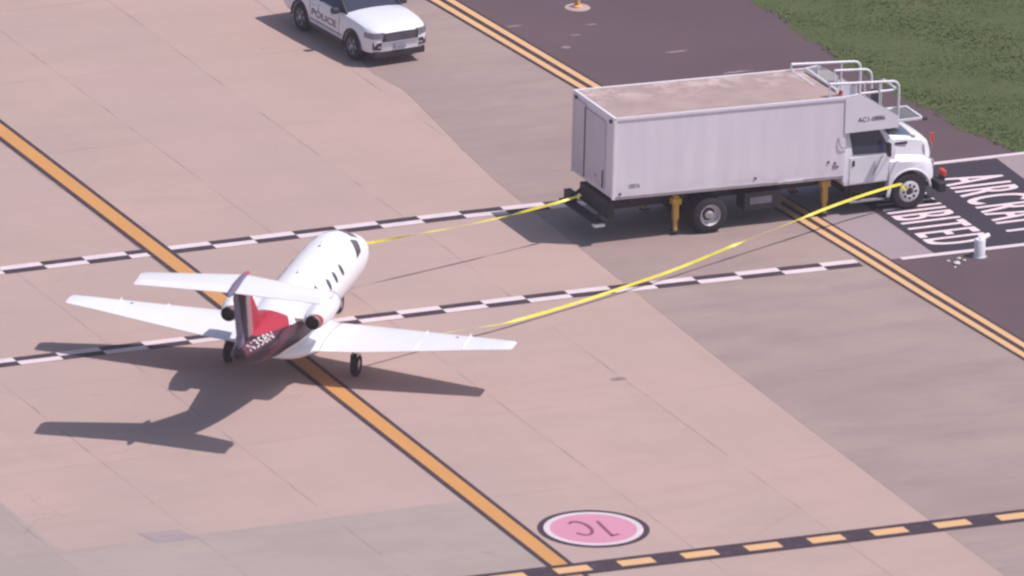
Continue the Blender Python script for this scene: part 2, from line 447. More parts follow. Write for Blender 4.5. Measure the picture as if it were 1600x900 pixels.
# ------------------------------------------------------------------ object materials
W_JET = mat('jet_white', (.82, .80, .84), .28, var=.03, scale=1.5, coat=.3)
W_TRUCK = mat('truck_white', (.80, .76, .84), .45, var=.05, scale=1.2, dirt=(.42, .37, .38), dirt_amt=.16)
W_CAB = mat('cab_white', (.80, .78, .84), .3, var=.03, coat=.3, dirt=(.5, .45, .47), dirt_amt=.15)
W_SUV = mat('suv_white', (.80, .79, .86), .25, var=.02, coat=.5)
M_GLASS = mat('dark_glass', (.035, .042, .075), .08, var=.1, spec=.6)
M_RUB = mat('tyre_rubber', (.028, .024, .034), .85, var=.3, scale=9)
M_DARK = mat('dark_metal', (.030, .026, .038), .6, var=.3, scale=4)
M_DARK2 = mat('dark_plastic', (.045, .040, .058), .5, var=.2)
M_STEEL = mat('steel', (.45, .42, .47), .4, .6, var=.15)
M_RIM = mat('rim_white', (.70, .66, .70), .4, var=.12, scale=8, dirt=(.2, .17, .18), dirt_amt=.5)
M_ALU = mat('aluminium', (.62, .60, .65), .3, .7, var=.08)
M_YELM = mat('yellow_jack', (.72, .40, .06), .5, var=.15, dirt=(.25, .18, .12), dirt_amt=.5)
M_TAPE = mat('yellow_tape', (.85, .75, .08), .35, var=.12, scale=4)
M_RED = mat('red_lamp', (.75, .07, .05), .3, var=.1)
M_ORANGE = mat('orange_lens', (.80, .22, .08), .3, var=.1)
M_RAIL = mat('rail_white', (.78, .75, .80), .4, var=.08, dirt=(.45, .4, .42), dirt_amt=.2)
M_GREY = mat('grey_plate', (.28, .26, .31), .55, var=.15, scale=3)
M_EXH = mat('exhaust_dark', (.020, .016, .022), .5, .3, var=.3)
M_SEAM = mat('seam_line', (.25, .23, .27), .6, var=.1)

# ------------------------------------------------------------------ business jet
JH = radians(51.5)
jet = empty('business_jet', (-8.10, -3.97, 0), JH, 'white twin-engine jet with red and black tail, parked over the orange centreline', 'aircraft')
def livery():
    m, n, l, b = _nt('jet_livery')
    co = n.new('ShaderNodeTexCoord').outputs['Object']
    sp = n.new('ShaderNodeSeparateXYZ'); l.new(co, sp.inputs[0]); X, Y, Zc = sp.outputs
    wb = math_(n, l, 'MULTIPLY', math_(n, l, 'SUBTRACT', noise(n, l, co, .9, 2), .5), .12)
    Zw = math_(n, l, 'ADD', Zc, wb)
    def below(a, bb, soft=.02):   # z < a + bb*x
        line = math_(n, l, 'MULTIPLY_ADD', X, bb, a)
        d = math_(n, l, 'SUBTRACT', line, Zw)
        return math_(n, l, 'DIVIDE', d, soft, clamp=True)
    def aft(x0, soft=.02):
        return math_(n, l, 'DIVIDE', math_(n, l, 'SUBTRACT', x0, X), soft, clamp=True)
    v = ramp(n, l, noise(n, l, co, 1.5, 3), .3, .7)
    c = mixc(n, l, v, (.80, .78, .82), (.83, .81, .85))
    # red flash over the tail cone, pointed at the front
    dz = math_(n, l, 'ABSOLUTE', math_(n, l, 'SUBTRACT', Zw, 2.28))
    red = math_(n, l, 'DIVIDE', math_(n, l, 'SUBTRACT', math_(n, l, 'MULTIPLY_ADD', dz, -1.3, -2.38), X), .03, clamp=True)
    c = mixc(n, l, red, c, (.42, .035, .06))
    # black sweep under it, tapering forwards below the pylon
    blk = math_(n, l, 'MULTIPLY', below(1.71, -.153), below(.95, -.57))
    blk = math_(n, l, 'MULTIPLY', blk, math_(n, l, 'SUBTRACT', 1.0, below(1.33, -.05), clamp=True))
    blk = math_(n, l, 'MAXIMUM', blk, math_(n, l, 'MULTIPLY', aft(-2.6, .5), below(1.71, -.153)))
    c = mixc(n, l, blk, c, (.028, .017, .028))
    st = math_(n, l, 'MULTIPLY', blk, ramp(n, l, noise(n, l, co, 1.2, 3, .4, 1, 2.6), .5, .6))
    c = mixc(n, l, math_(n, l, 'MULTIPLY', st, .55), c, (.20, .06, .10))
    l.new(c, b.inputs['Base Color']); b.inputs['Roughness'].default_value = .5; b.inputs['Specular IOR Level'].default_value = .18
    return m
def fin_mat():
    m, n, l, b = _nt('fin_livery')
    co = n.new('ShaderNodeTexCoord').outputs['Object']
    sp = n.new('ShaderNodeSeparateXYZ'); l.new(co, sp.inputs[0]); X, Y, Zc = sp.outputs
    s = math_(n, l, 'ADD', X, math_(n, l, 'MULTIPLY_ADD', Zc, .30, -.75))
    s = math_(n, l, 'ADD', s, math_(n, l, 'MULTIPLY', math_(n, l, 'SUBTRACT', noise(n, l, co, 1.4, 3), .5), .22))
    cr = n.new('ShaderNodeValToRGB'); e = cr.color_ramp.elements
    l.new(ramp(n, l, s, -6.0, -4.0), cr.inputs[0])
    e[0].position = 0; e[0].color = (.21, .19, .28, 1); e[1].position = 1; e[1].color = (.42, .035, .06, 1)
    for p, c in ((.24, (.19, .17, .26, 1)), (.28, (.035, .022, .035, 1)), (.56, (.045, .025, .04, 1)), (.60, (.25, .21, .27, 1)), (.66, (.28, .21, .25, 1)), (.70, (.42, .22, .25, 1)), (.78, (.45, .15, .18, 1)), (.82, (.42, .035, .06, 1))):
        q = e.new(p); q.color = c
    l.new(cr.outputs[0], b.inputs['Base Color']); b.inputs['Roughness'].default_value = .65; b.inputs['Specular IOR Level'].default_value = .12
    return m
M_LIV, M_FIN = livery(), fin_mat()

FUS = [(6.58, 1.28, .03, .03), (6.52, 1.28, .20, .19), (6.36, 1.30, .33, .31), (6.05, 1.34, .46, .44), (5.6, 1.40, .57, .56), (5.1, 1.48, .66, .67), (4.6, 1.56, .73, .76),
       (4.1, 1.62, .775, .80), (3.4, 1.65, .80, .82), (2.0, 1.66, .80, .82), (0.4, 1.66, .80, .82), (-.8, 1.68, .78, .80), (-1.8, 1.74, .72, .73),
       (-2.8, 1.83, .62, .62), (-3.7, 1.92, .52, .52), (-4.5, 2.00, .40, .42), (-5.1, 2.08, .29, .31), (-5.6, 2.15, .17, .18), (-5.85, 2.19, .05, .05)]
def fus_at(x):
    F = FUS
    if x >= F[0][0]: return F[0][1:]
    if x <= F[-1][0]: return F[-1][1:]
    for i in range(len(F) - 1):
        if F[i][0] >= x >= F[i + 1][0]:
            p0, p1, p2, p3 = F[max(i - 1, 0)], F[i], F[i + 1], F[min(i + 2, len(F) - 1)]
            h = p2[0] - p1[0]; t = (x - p1[0]) / h; out = []
            for k in (1, 2, 3):
                m1 = (p2[k] - p0[k]) / (p2[0] - p0[0]) * h; m2 = (p3[k] - p1[k]) / (p3[0] - p1[0]) * h
                if i == 0: m1 = (p2[k] - p1[k])
                out.append((2 * t**3 - 3 * t**2 + 1) * p1[k] + (t**3 - 2 * t**2 + t) * m1 + (-2 * t**3 + 3 * t**2) * p2[k] + (t**3 - t**2) * m2)
            return out
def S(x, th, off=0):
    """fuselage surface: th in degrees from the top, positive to the left"""
    zc, w, h = fus_at(x); a = radians(th)
    return Vector((x, (w + off) * sin(a), zc + (h + off) * cos(a)))
M_CABG = mat('cabin_glass', (.10, .095, .125), .2, var=.2, scale=4)
def fuselage():
    xs = []; x = 6.58
    while x > -5.83: xs.append(x); x -= .03 if x > 6 else (.09 if x > 4 else .15)
    xs.append(-5.85)
    MB().loft([[S(x, 360 * k / 48) for k in range(48)] for x in xs]).build('fuselage', M_LIV, jet, 50)
fuselage()
def shell(name, grid, m, parent, off=.010):
    mb = MB(); b = mb.b
    V = [[b.verts.new(S(x, t, off)) for x, t in row] for row in grid]
    for i in range(len(V) - 1):
        for j in range(len(V[0]) - 1): b.faces.new((V[i][j], V[i][j + 1], V[i + 1][j + 1], V[i + 1][j]))
    # rim down to the skin
    loop = [(0, j) for j in range(len(V[0]))] + [(i, len(V[0]) - 1) for i in range(1, len(V))] + [(len(V) - 1, j) for j in range(len(V[0]) - 2, -1, -1)] + [(i, 0) for i in range(len(V) - 2, 0, -1)]
    lo = [b.verts.new(S(*grid[i][j], -.01)) for i, j in loop]; hi = [V[i][j] for i, j in loop]
    for k in range(len(loop)): b.faces.new((hi[k], hi[(k + 1) % len(loop)], lo[(k + 1) % len(loop)], lo[k]))
    return mb.build(name, m, parent, 40)
def quad_patch(name, c, m, n=8, parent=None, off=.010):
    (a, b, d, e) = c   # corners in order
    grid = [[(((a[0] * (1 - u) + b[0] * u) * (1 - v) + (e[0] * (1 - u) + d[0] * u) * v), ((a[1] * (1 - u) + b[1] * u) * (1 - v) + (e[1] * (1 - u) + d[1] * u) * v)) for u in [i / n for i in range(n + 1)]] for v in [j / n for j in range(n + 1)]]
    return shell(name, grid, m, parent or jet, off)
for s in (-1, 1):
    quad_patch('windscreen', [(4.55, 2 * s), (5.15, 3 * s), (4.98, 40 * s), (4.42, 30 * s)], M_CABG)
    quad_patch('cockpit_window', [(4.06, 34 * s), (4.52, 44 * s), (4.26, 66 * s), (3.68, 70 * s)], M_CABG)
def oval(name, x, th, rx, rz, m, off=.012):
    mb = MB(); b = mb.b; zc, w, h = fus_at(x); dth = math.degrees(rz / ((w + h) / 2)); N = 20
    cen = b.verts.new(S(x, th, off)); rings = []
    for f in (.5, 1.0):
        rings.append([b.verts.new(S(x + rx * f * cos(2 * pi * k / N), th + dth * f * sin(2 * pi * k / N), off)) for k in range(N)])
    rings.append([b.verts.new(S(x + rx * 1.03 * cos(2 * pi * k / N), th + dth * 1.03 * sin(2 * pi * k / N), -.01)) for k in range(N)])
    for k in range(N):
        b.faces.new((cen, rings[0][k], rings[0][(k + 1) % N]))
        for A, B in zip(rings, rings[1:]): b.faces.new((A[k], B[k], B[(k + 1) % N], A[(k + 1) % N]))
    return mb.build(name, m, jet, True)
for s in (-1, 1):
    for x in (2.24, 1.60, .98): oval('cabin_window', x, 60 * s, .105, .16, M_CABG)
    oval('cabin_window', .10, 45 * s, .06, .07, M_GLASS)
# entry door outline on the left, emergency exit on the right: thin seam frames
def seam(name, corners, parent=jet, r=.008):
    pts = []
    for (a, b) in zip(corners, corners[1:] + corners[:1]):
        for i in range(8):
            t = i / 8; pts.append(S(a[0] + (b[0] - a[0]) * t, a[1] + (b[1] - a[1]) * t, .002))
    MB().tube(pts, r, 5, closed=True).build(name, M_SEAM, parent)
seam('entry_door_seam', [(4.1, 45), (3.4, 45), (3.4, 125), (4.1, 125)])

def airfoil(t, n=14):
    """closed loop of (x/c from LE 0 to TE 1, z/c)"""
    up, dn = [], []
    for i in range(n + 1):
        x = (1 - cos(pi * i / n)) / 2
        y = 5 * t * (.2969 * sqrt(x) - .126 * x - .3516 * x**2 + .2843 * x**3 - .1036 * x**4)
        up.append((x, y + .012 * sin(pi * x))); dn.append((x, -y * .8 + .012 * sin(pi * x)))
    return up + dn[::-1][1:-1]
def wing_mesh(secs):
    """secs: (y, xLE, chord, z, thickness)"""
    return [[(xl - c * u, y, z + c * v) for u, v in airfoil(t)] for y, xl, c, z, t in secs]
for s in (-1, 1):
    W = [(.30, 1.75, 3.0, .86, .11), (.62, 1.50, 2.58, .88, .12), (.95, 1.22, 2.25, .91, .13), (2.0, 1.0, 2.05, 1.0, .13), (4.0, .56, 1.36, 1.17, .12), (5.6, .20, .79, 1.31, .11), (5.96, .12, .68, 1.34, .10), (6.03, .02, .52, 1.345, .04)]
    w = MB().loft(wing_mesh([(y * s, a, c, z, t) for y, a, c, z, t in W])).build('wing', W_JET, jet, 40)
    def at(y):
        for A, B in zip(W, W[1:]):
            if A[0] <= y <= B[0]:
                f = (y - A[0]) / (B[0] - A[0]); return [A[k] + (B[k] - A[k]) * f for k in (1, 2, 3)]
    # flap and aileron: separate panels let into the trailing edge, standing just proud
    for nm, ya, yb in (('flap', 1.05, 3.45), ('aileron', 3.55, 5.35)):
        mb = MB(); R = []
        for k in range(7):
            y = ya + (yb - ya) * k / 6; xl, c, z = at(y)
            ring = []
            for u in (.72, .80, .90, 1.012):
                xx = min(u, 1.0); t = 5 * .125 * (.2969 * sqrt(xx) - .126 * xx - .3516 * xx**2 + .2843 * xx**3 - .1036 * xx**4)
                ring.append((xl - c * u, y * s, z + c * (t + .012 * sin(pi * xx)) + .006))
            for u in (1.012, .90, .80, .72):
                xx = min(u, 1.0); t = 5 * .125 * (.2969 * sqrt(xx) - .126 * xx - .3516 * xx**2 + .2843 * xx**3 - .1036 * xx**4)
                ring.append((xl - c * u, y * s, z + c * (-t * .8 + .012 * sin(pi * xx)) - .006))
            R.append(ring)
        mb.loft(R).build(nm, W_JET, w)
    for y in (3.50, 4.72):
        xl, c, z = at(y)
        MB().prism([(xl - .05 * c, z + .03), (xl - .1 * c, z + .13), (xl - .75 * c, z + .085), (xl - .98 * c, z + .02), (xl - .5 * c, z + .02)], 'y', y * s - .012, y * s + .012).build('wing_fence', W_JET, w)
    # fuel cap and root seam
    xl, c, z = at(4.4)
    MB().lathe([(0, .045), (.006, .045), (.006, 0)], (xl - .30 * c, 4.4 * s, z + c * .072), 'z', 12).build('fuel_cap', M_GREY, w)
    pts = []
    for k in range(10):
        u = .02 + .96 * k / 9; t = 5 * .13 * (.2969 * sqrt(u) - .126 * u - .3516 * u**2 + .2843 * u**3 - .1036 * u**4)
        y = 1.10 + .0 * u - .14 * sin(pi * u * .5); xl, c, z = at(max(.95, y)); pts.append((xl - c * u, y * s, z + c * (t + .012 * sin(pi * u)) + .004))
    MB().tube(pts, .011, 5).build('root_seam', M_SEAM, w)
    lx = at(5.7)
    MB().box(lx[0] - .10, lx[0] + .02, 5.72 * s - .05, 5.72 * s + .05, lx[2] - .02, lx[2] + .03, .012).build('navigation_light', M_STEEL, w)
    # engine
    ex, ez, ey = -2.42, 2.16, 1.13 * s
    prof = [(1.80, .225), (1.85, .25), (1.82, .28), (1.66, .31), (1.30, .33), (.90, .325), (.45, .285), (.10, .225), (0, .205), (.0, .19), (.10, .18), (.4, .15), (.4, 0)]
    nm_ = MB().lathe([(a, r) for a, r in prof], (ex, ey, ez), 'x', 32).build('engine_nacelle', W_JET, jet, 45)
    MB().lathe([(.02, .0), (.02, .18), (-.012, .192), (-.05, .17), (-.05, .155), (.10, .12), (.10, 0)], (ex, ey, ez), 'x', 28).build('exhaust_nozzle', M_EXH, nm_, 40)
    MB().lathe([(1.86, .235), (1.89, .258), (1.87, .282), (1.81, .288), (1.80, .225)], (ex, ey, ez), 'x', 32).build('intake_lip', M_ALU, nm_, 50)
    MB().lathe([(1.82, .0), (1.825, .22)], (ex, ey, ez), 'x', 28).build('fan', M_EXH, nm_)
    # painted red band round the aft rim, widest on one side
    mb = MB(); b = mb.b; rows = []
    for k in range(33):
        th = radians(-75 + 190 * k / 32); wdt = .015 + .18 * max(0, cos(radians(-75 + 190 * k / 32) - radians(10))) ** 1.5
        row = []
        for q in range(5):
            x = .012 + wdt * q / 4; rad = (.205 + (.285 - .205) * min(1, x / .45)) + .007
            row.append(b.verts.new((ex + x, ey - rad * cos(th), ez + rad * sin(th))))
        rows.append(row)
    for A, B in zip(rows, rows[1:]):
        for q in range(4): b.faces.new((A[q], A[q + 1], B[q + 1], B[q]))
    mb.build('red_stripe', mat('stripe_red', (.36, .05, .06), .4), nm_, True)
    # pylon
    MB().loft([[(ex + .25 + dx, y * s, ez + dz) for dx, dz in ((0, -.01), (.4, .07), (1.0, .08), (1.35, 0), (1.0, -.06), (.4, -.06))] for y in (.42, .90)]).build('engine_pylon', W_JET, jet, 40)
    # main gear
    g = MB().tube([(0, 1.65 * s, .27), (.02, 1.64 * s, .60), (.08, 1.60 * s, .98)], [.045, .05, .06], 10).build('main_gear_strut', M_STEEL, jet, True)
    MB().lathe([(-.10, .19), (-.10, .25), (-.07, .285), (.07, .285), (.10, .25), (.10, .19)], (0, 1.72 * s, .285), 'y', 28, loop=True).build('tyre', M_RUB, g, 40)
    MB().lathe([(-.085, .0), (-.085, .10), (-.06, .19), (.06, .19), (.085, .10), (.085, 0)], (0, 1.72 * s, .285), 'y', 24).build('rim', M_ALU, g, 40)
    MB().box(-.16, .18, 1.79 * s - .012, 1.79 * s + .012, .55, .93, .008).build('gear_door', W_JET, g)
    MB().tube([(.0, 1.60 * s, .62), (.02, 1.15 * s, .92)], .028, 8).build('side_brace', M_STEEL, g)
    MB().tube([(.02, 1.58 * s, .55), (-.10, 1.60 * s, .35)], .022, 8).build('torque_link', M_DARK, g)
# belly fairing
MB().loft([[(x, w * sin(2 * pi * k / 28), z + .04 + h * cos(2 * pi * k / 28)) for k in range(28)] for x, w, h, z in
           ((1.95, .10, .05, .80), (1.6, .62, .20, .80), (1.0, .95, .26, .82), (0, 1.02, .28, .84), (-.8, .98, .27, .86), (-1.5, .70, .22, .92), (-2.1, .15, .07, 1.0))]).build('belly_fairing', W_JET, jet, 60)
# nose gear
g = MB().tube([(4.80, 0, .25), (4.76, 0, .60), (4.66, 0, 1.1)], [.045, .055, .06], 10).build('nose_gear_strut', M_DARK2, jet, True)
MB().lathe([(-.08, .14), (-.08, .21), (-.055, .235), (.055, .235), (.08, .21), (.08, .14)], (4.82, 0, .235), 'y', 26, loop=True).build('tyre', M_RUB, g, 40)
MB().lathe([(-.065, 0), (-.065, .14), (.065, .14), (.065, 0)], (4.82, 0, .235), 'y', 20).build('rim', M_ALU, g, 40)
for s in (-1, 1):
    MB().box(4.1, 4.75, .20 * s - .01, .20 * s + .01, .62, .95, .006).build('nose_gear_door', W_JET, jet)
MB().tube([(4.80, .09, .25), (4.82, .09, .48), (4.77, .0, .54)], .018, 6).build('nose_gear_fork', M_DARK, g)
# fin, rudder, T-tail
def fin_secs(f0, f1, grow=0):
    out = []
    for z, le, te, t in ((2.10, -2.95, -5.55, .075), (2.6, -3.50, -5.72, .08), (3.4, -4.35, -6.03, .085), (4.10, -5.00, -6.30, .09)):
        c = le - te; ring = []
        for u, v in airfoil(t):
            if not (f0 - 1e-6 <= u <= f1 + 1e-6): continue
            ring.append((le - c * u, (v - .012 * sin(pi * u)) * c + (grow if v > .012 * sin(pi * u) else -grow), z))
        out.append(ring)
    return out
f = MB().loft(fin_secs(0, 1)).build('vertical_fin', M_FIN, jet, 40)
def fin_x(z, u):
    le = -2.95 + (z - 2.1) / 2.0 * -2.05; te = -5.55 - (z - 2.1) / 2.0 * .75
    return le + (te - le) * u
rud = []
for z in (2.35, 3.0, 3.95):
    a, b = fin_x(z, .80), fin_x(z, 1.01); w = .040 * (1 - .25 * (z - 2.2) / 1.8)
    rud.append([(a, w + .012, z), (b, .012, z), (b, -.012, z), (a, -w - .012, z)])
M_RUD = mat('rudder_grey', (.20, .18, .27), .65, var=.35, scale=2, spec=.15)
MB().loft(rud).build('rudder', M_RUD, f)
MB().prism([(-2.2, 2.36), (-3.0, 2.20), (-3.9, 2.25), (-4.0, 2.95), (-3.45, 2.66), (-2.9, 2.50)], 'y', -.04, .04, .01).build('dorsal_fin', mat('dorsal_red', (.42, .035, .06), .35), jet)
tp = None
mb = MB(); secs = []
for y, xl, c, z in ((-2.56, -5.80, .88, 4.20), (-2.48, -5.68, 1.03, 4.20), (0, -4.98, 1.50, 4.17), (2.48, -5.68, 1.03, 4.20), (2.56, -5.80, .88, 4.20)):
    secs.append((y, xl, c, z, .09 if abs(y) < 2.5 else .05))
tp = mb.loft(wing_mesh(secs)).build('tailplane', W_JET, jet, 40)
for s in (-1, 1):
    R = []
    for y in (.12, 2.42):
        xl = -4.98 - .70 * y / 2.48; c = 1.50 - .47 * y / 2.48; z = 4.17 + .03 * y / 2.48
        R.append([(xl - c * .72, y * s, z + .046 * c + .006), (xl - c * 1.015, y * s, z + .008), (xl - c * 1.015, y * s, z - .006), (xl - c * .72, y * s, z - .036 * c - .006)])
    MB().loft(R).build('elevator', W_JET, tp)
    MB().box(-6.15, -5.85, 2.56 * s - .012, 2.56 * s + .012, 4.16, 4.235, .005).build('horn_tip', W_JET, tp)
def bullet_mat():
    m, n, l, b = _nt('bullet_paint')
    co = n.new('ShaderNodeTexCoord').outputs['Object']; sp = n.new('ShaderNodeSeparateXYZ'); l.new(co, sp.inputs[0])
    c = mixc(n, l, ramp(n, l, sp.outputs[0], -5.35, -5.0), (.17, .13, .21), (.45, .06, .12))
    l.new(c, b.inputs['Base Color']); b.inputs['Roughness'].default_value = .35; return m
MB().lathe([(-4.72, .005), (-4.80, .045), (-5.0, .085), (-5.4, .115), (-6.0, .12), (-6.5, .09), (-6.75, .05), (-6.82, .005)], (0, 0, 4.185), 'x', 24).build('tail_bullet', bullet_mat(), jet, True)
# registration on the tail cone, both sides
M_REG = mat('registration_white', (.78, .74, .76), .4, var=.03)
for s in (-1, 1):
    me = fit_text('N358N', 0, 1.1)
    for v in me.vertices:
        u, w_ = v.co.x, v.co.y
        x = (-5.28 + 1.5 * u) if s < 0 else (-3.78 - 1.5 * u)
        th = (68 - (44 - 22 * (x + 5.28) / 1.5) * w_) * s
        v.co = S(x, th, .009)
    link('registration', me, M_REG, jet)
for x, h in ((2.9, .16), (.6, .13)):
    MB().prism([(x, 2.46), (x - .20, 2.46), (x - .16, 2.46 + h), (x - .05, 2.46 + h)], 'y', -.008, .008).build('blade_antenna', W_JET, jet)
for s in (-1, 1):
    MB().tube([S(5.55, 75 * s, 0), S(5.55, 75 * s, .09), S(5.68, 75 * s, .10)], .012, 6).build('pitot_tube', M_STEEL, jet)

# ------------------------------------------------------------------ wheels for road vehicles
def wheel(name, x, y, r, wd, side, parent, rimm, rr_=.58, dish=.05, holes=0, steer=0, spokes=0):
    e = bpy.data.objects.new(name, None); COL.objects.link(e); e.parent = parent; e.location = (x, y, r); e.rotation_euler = (0, 0, steer)
    hw = wd / 2
    MB().lathe([(-hw, r * rr_), (-hw, r * .90), (-hw * .8, r * .985), (-hw * .4, r), (hw * .4, r), (hw * .8, r * .985), (hw, r * .90), (hw, r * rr_), (hw * .7, r * rr_ * .98), (-hw * .7, r * rr_ * .98)], (0, 0, 0), 'y', 36, loop=True).build('tyre', M_RUB, e, 35)
    o = side
    rim = MB().lathe([(o * hw * .92, r * rr_), (o * hw * .98, r * (rr_ - .03)), (o * (hw - dish), r * (rr_ - .10)), (o * (hw - dish), r * .24), (o * (hw * .95), r * .20), (o * (hw * .97), 0)], (0, 0, 0), 'y', 32, caps=False).build('rim', rimm, e, 35)
    MB().lathe([(-o * hw * .5, 0), (-o * hw * .5, r * rr_)], (0, 0, 0), 'y', 20).build('brake_drum', M_DARK, e)
    MB().lathe([(o * hw * .9, r * .19), (o * hw * 1.12, r * .16), (o * hw * 1.15, r * .08), (o * hw * 1.15, 0)], (0, 0, 0), 'y', 18).build('hub', M_DARK if holes else M_STEEL, rim, 35)
    if dish > .14: MB().lathe([(o * (hw - dish + .004), r * .36), (o * (hw - dish + .03), r * .30), (o * (hw - dish + .03), 0)], (0, 0, 0), 'y', 20).build('hub_face', M_DARK, rim, 35)
    if holes:
        for k in range(holes):
            mb = MB(); a = 2 * pi * k / holes; mb.lathe([(o * (hw - dish + .003) , .042 * r / .5), (o * (hw - dish + .006), 0)], (r * .36 * cos(a), 0, r * .36 * sin(a)), 'y', 10).build('hand_hole', M_DARK, rim)
    if spokes:
        mb = MB()
        for k in range(spokes):
            a = 2 * pi * (k + .5) / spokes; da = .28
            pts = [(r * .24 * cos(a - da * .6), r * .24 * sin(a - da * .6)), (r * (rr_ - .06) * cos(a - da), r * (rr_ - .06) * sin(a - da)), (r * (rr_ - .06) * cos(a + da), r * (rr_ - .06) * sin(a + da)), (r * .24 * cos(a + da * .6), r * .24 * sin(a + da * .6))]
            mb.prism(pts, 'y', o * (hw - dish + .002), o * (hw - dish + .01))
        mb.build('spoke_gaps', M_DARK, rim)
    return e

# ------------------------------------------------------------------ catering truck
truck = empty('catering_truck', (3.93, 3.58, 0), 0, 'white box truck with a railed platform over its cab and yellow outriggers', 'truck')
def roof_mat():
    m, n, l, b = _nt('truck_roof')
    co = n.new('ShaderNodeTexCoord').outputs['Object']
    c = mixc(n, l, ramp(n, l, noise(n, l, co, 1.2, 7, .8, 1, 1, .7), .38, .62), (0.340, 0.248, 0.240), (0.420, 0.310, 0.295))
    sp = n.new('ShaderNodeSeparateXYZ'); l.new(co, sp.inputs[0])
    w = math_(n, l, 'MULTIPLY', ramp(n, l, noise(n, l, co, 2.4, 7, .8, 1, 1, .7), .48, .60), ramp(n, l, sp.outputs[1], -.1, .8))
    c = mixc(n, l, math_(n, l, 'MULTIPLY', w, .6), c, (0.62, 0.49, 0.47))
    l.new(c, b.inputs['Base Color']); b.inputs['Roughness'].default_value = .9; return m
def side_mat():
    m, n, l, b = _nt('truck_side')
    co = n.new('ShaderNodeTexCoord').outputs['Object']
    sp = n.new('ShaderNodeSeparateXYZ'); l.new(co, sp.inputs[0])
    v = noise(n, l, co, 2.2, 4, 1.3, .1, .22, .6)
    c = mixc(n, l, ramp(n, l, v, .32, .70), (.755, .685, .775), (.83, .76, .85))
    g = noise(n, l, co, 6, 6, 2.0, .2, .25)
    c = mixc(n, l, math_(n, l, 'MULTIPLY', ramp(n, l, g, .55, .8), .16), c, (.55, .48, .55))
    g = noise(n, l, co, 1.6, 6, 1, 1, 3)
    low = ramp(n, l, sp.outputs[2], 1.75, 1.25)
    c = mixc(n, l, math_(n, l, 'MULTIPLY', math_(n, l, 'MULTIPLY', ramp(n, l, g, .4, .7), low), .4), c, (.45, .38, .42))
    l.new(c, b.inputs['Base Color']); b.inputs['Roughness'].default_value = .42
    # riveted panels: shallow vertical ribs
    br = n.new('ShaderNodeTexWave'); br.wave_type = 'BANDS'; br.bands_direction = 'X'; br.inputs['Scale'].default_value = .52; br.inputs['Distortion'].default_value = 0
    l.new(co, br.inputs[0]); bp = n.new('ShaderNodeBump'); bp.inputs['Strength'].default_value = .03; bp.inputs['Distance'].default_value = .02
    l.new(math_(n, l, 'ADD', ramp(n, l, br.outputs[1], .0, .06), math_(n, l, 'MULTIPLY', noise(n, l, co, 1.7, 3), 1.2)), bp.inputs['Height']); l.new(bp.outputs[0], b.inputs['Normal'])
    return m
M_SIDE, M_ROOF = side_mat(), roof_mat()
PIT = -.0235
def sh(o):
    for v in o.data.vertices: v.co.z += PIT * v.co.x
    return o
BL = 6.80
box = sh(MB().box(0, BL, -1.30, 1.30, 1.30, 3.56, .02).build('cargo_box', M_SIDE, truck))
sh(MB().box(.06, BL - .02, -1.24, 1.24, 3.562, 3.578, .004).build('roof_panel', M_ROOF, box))
mb = MB()
for y in (-1.30, 1.30): mb.box(.02, BL, y - .028, y + .028, 3.50, 3.585, .008)
mb.box(-.02, .06, -1.31, 1.31, 3.49, 3.59, .01)
sh(mb.build('roof_rail', W_TRUCK, box))
for y in (-1.30, 1.30): sh(MB().box(-.025, .07, y - .03, y + .03, 1.29, 3.50, .01).build('corner_post', W_TRUCK, box))
mb = MB()
for y in (-1.30, 1.30): mb.box(.05, BL, y - .018, y + .018, 1.28, 1.37, .006)
sh(mb.build('bottom_rail', M_STEEL, box))
M_REAR = mat('rear_panel', (.62, .56, .64), .5, var=.08, scale=1.6, dirt=(.3, .26, .3), dirt_amt=.4)
rd = MB().box(-.035, .0, -.80, .45, 1.42, 3.34, .006).build('rear_door', M_REAR, box)
rd2 = MB().box(-.03, .0, .50, 1.24, 1.36, 3.42, .006).build('rear_door', M_REAR, box)
MB().box(-.05, -.03, .455, .495, 1.40, 3.36, .004).build('door_seam', M_DARK2, box)
MB().box(-.06, -.035, -.74, -.70, 1.45, 1.95, .005).build('door_latch', M_DARK2, rd)
MB().box(-.055, -.035, -.30, -.16, 1.62, 1.70, .005).build('door_handle', M_STEEL, rd)
for y in (-1.12, 1.10): MB().lathe([(0, .06), (-.03, .055), (-.03, 0)], (-.022, y, 3.44), 'x', 14).build('marker_lamp', M_DARK2, box)
mb = MB(); mb.box(4.85, 5.15, -1.33, -1.30, 1.17, 1.24, .01); mb.box(5.10, 5.62, -1.345, -1.30, 1.16, 1.25, .015)
mb.build('bent_scuff_plate', M_ALU, box)
for x, z in ((.22, 1.43), (4.2, 1.42), (6.35, 1.63), (6.55, 1.58)): MB().box(x - .03, x + .03, -1.325, -1.30, z - .03, z + .03, .006).build('side_marker', M_DARK2, box)
MB().box(6.48, 6.66, -1.318, -1.30, 1.44, 1.52, .004).build('small_placard', M_SEAM, box)
def side_text(name, body, x0, x1, z0, z1, y, m, parent, slope=0):
    me = fit_text(body, .008)
    for v in me.vertices: v.co = (x0 + (x1 - x0) * v.co.x, y, z0 + (z1 - z0) * v.co.y + slope * (x0 + (x1 - x0) * v.co.x - x0))
    return link(name, me, m, parent)
side_text('unit_number', '1007A', .47, .80, 1.55, 1.67, -1.304, M_DARK2, box, PIT)
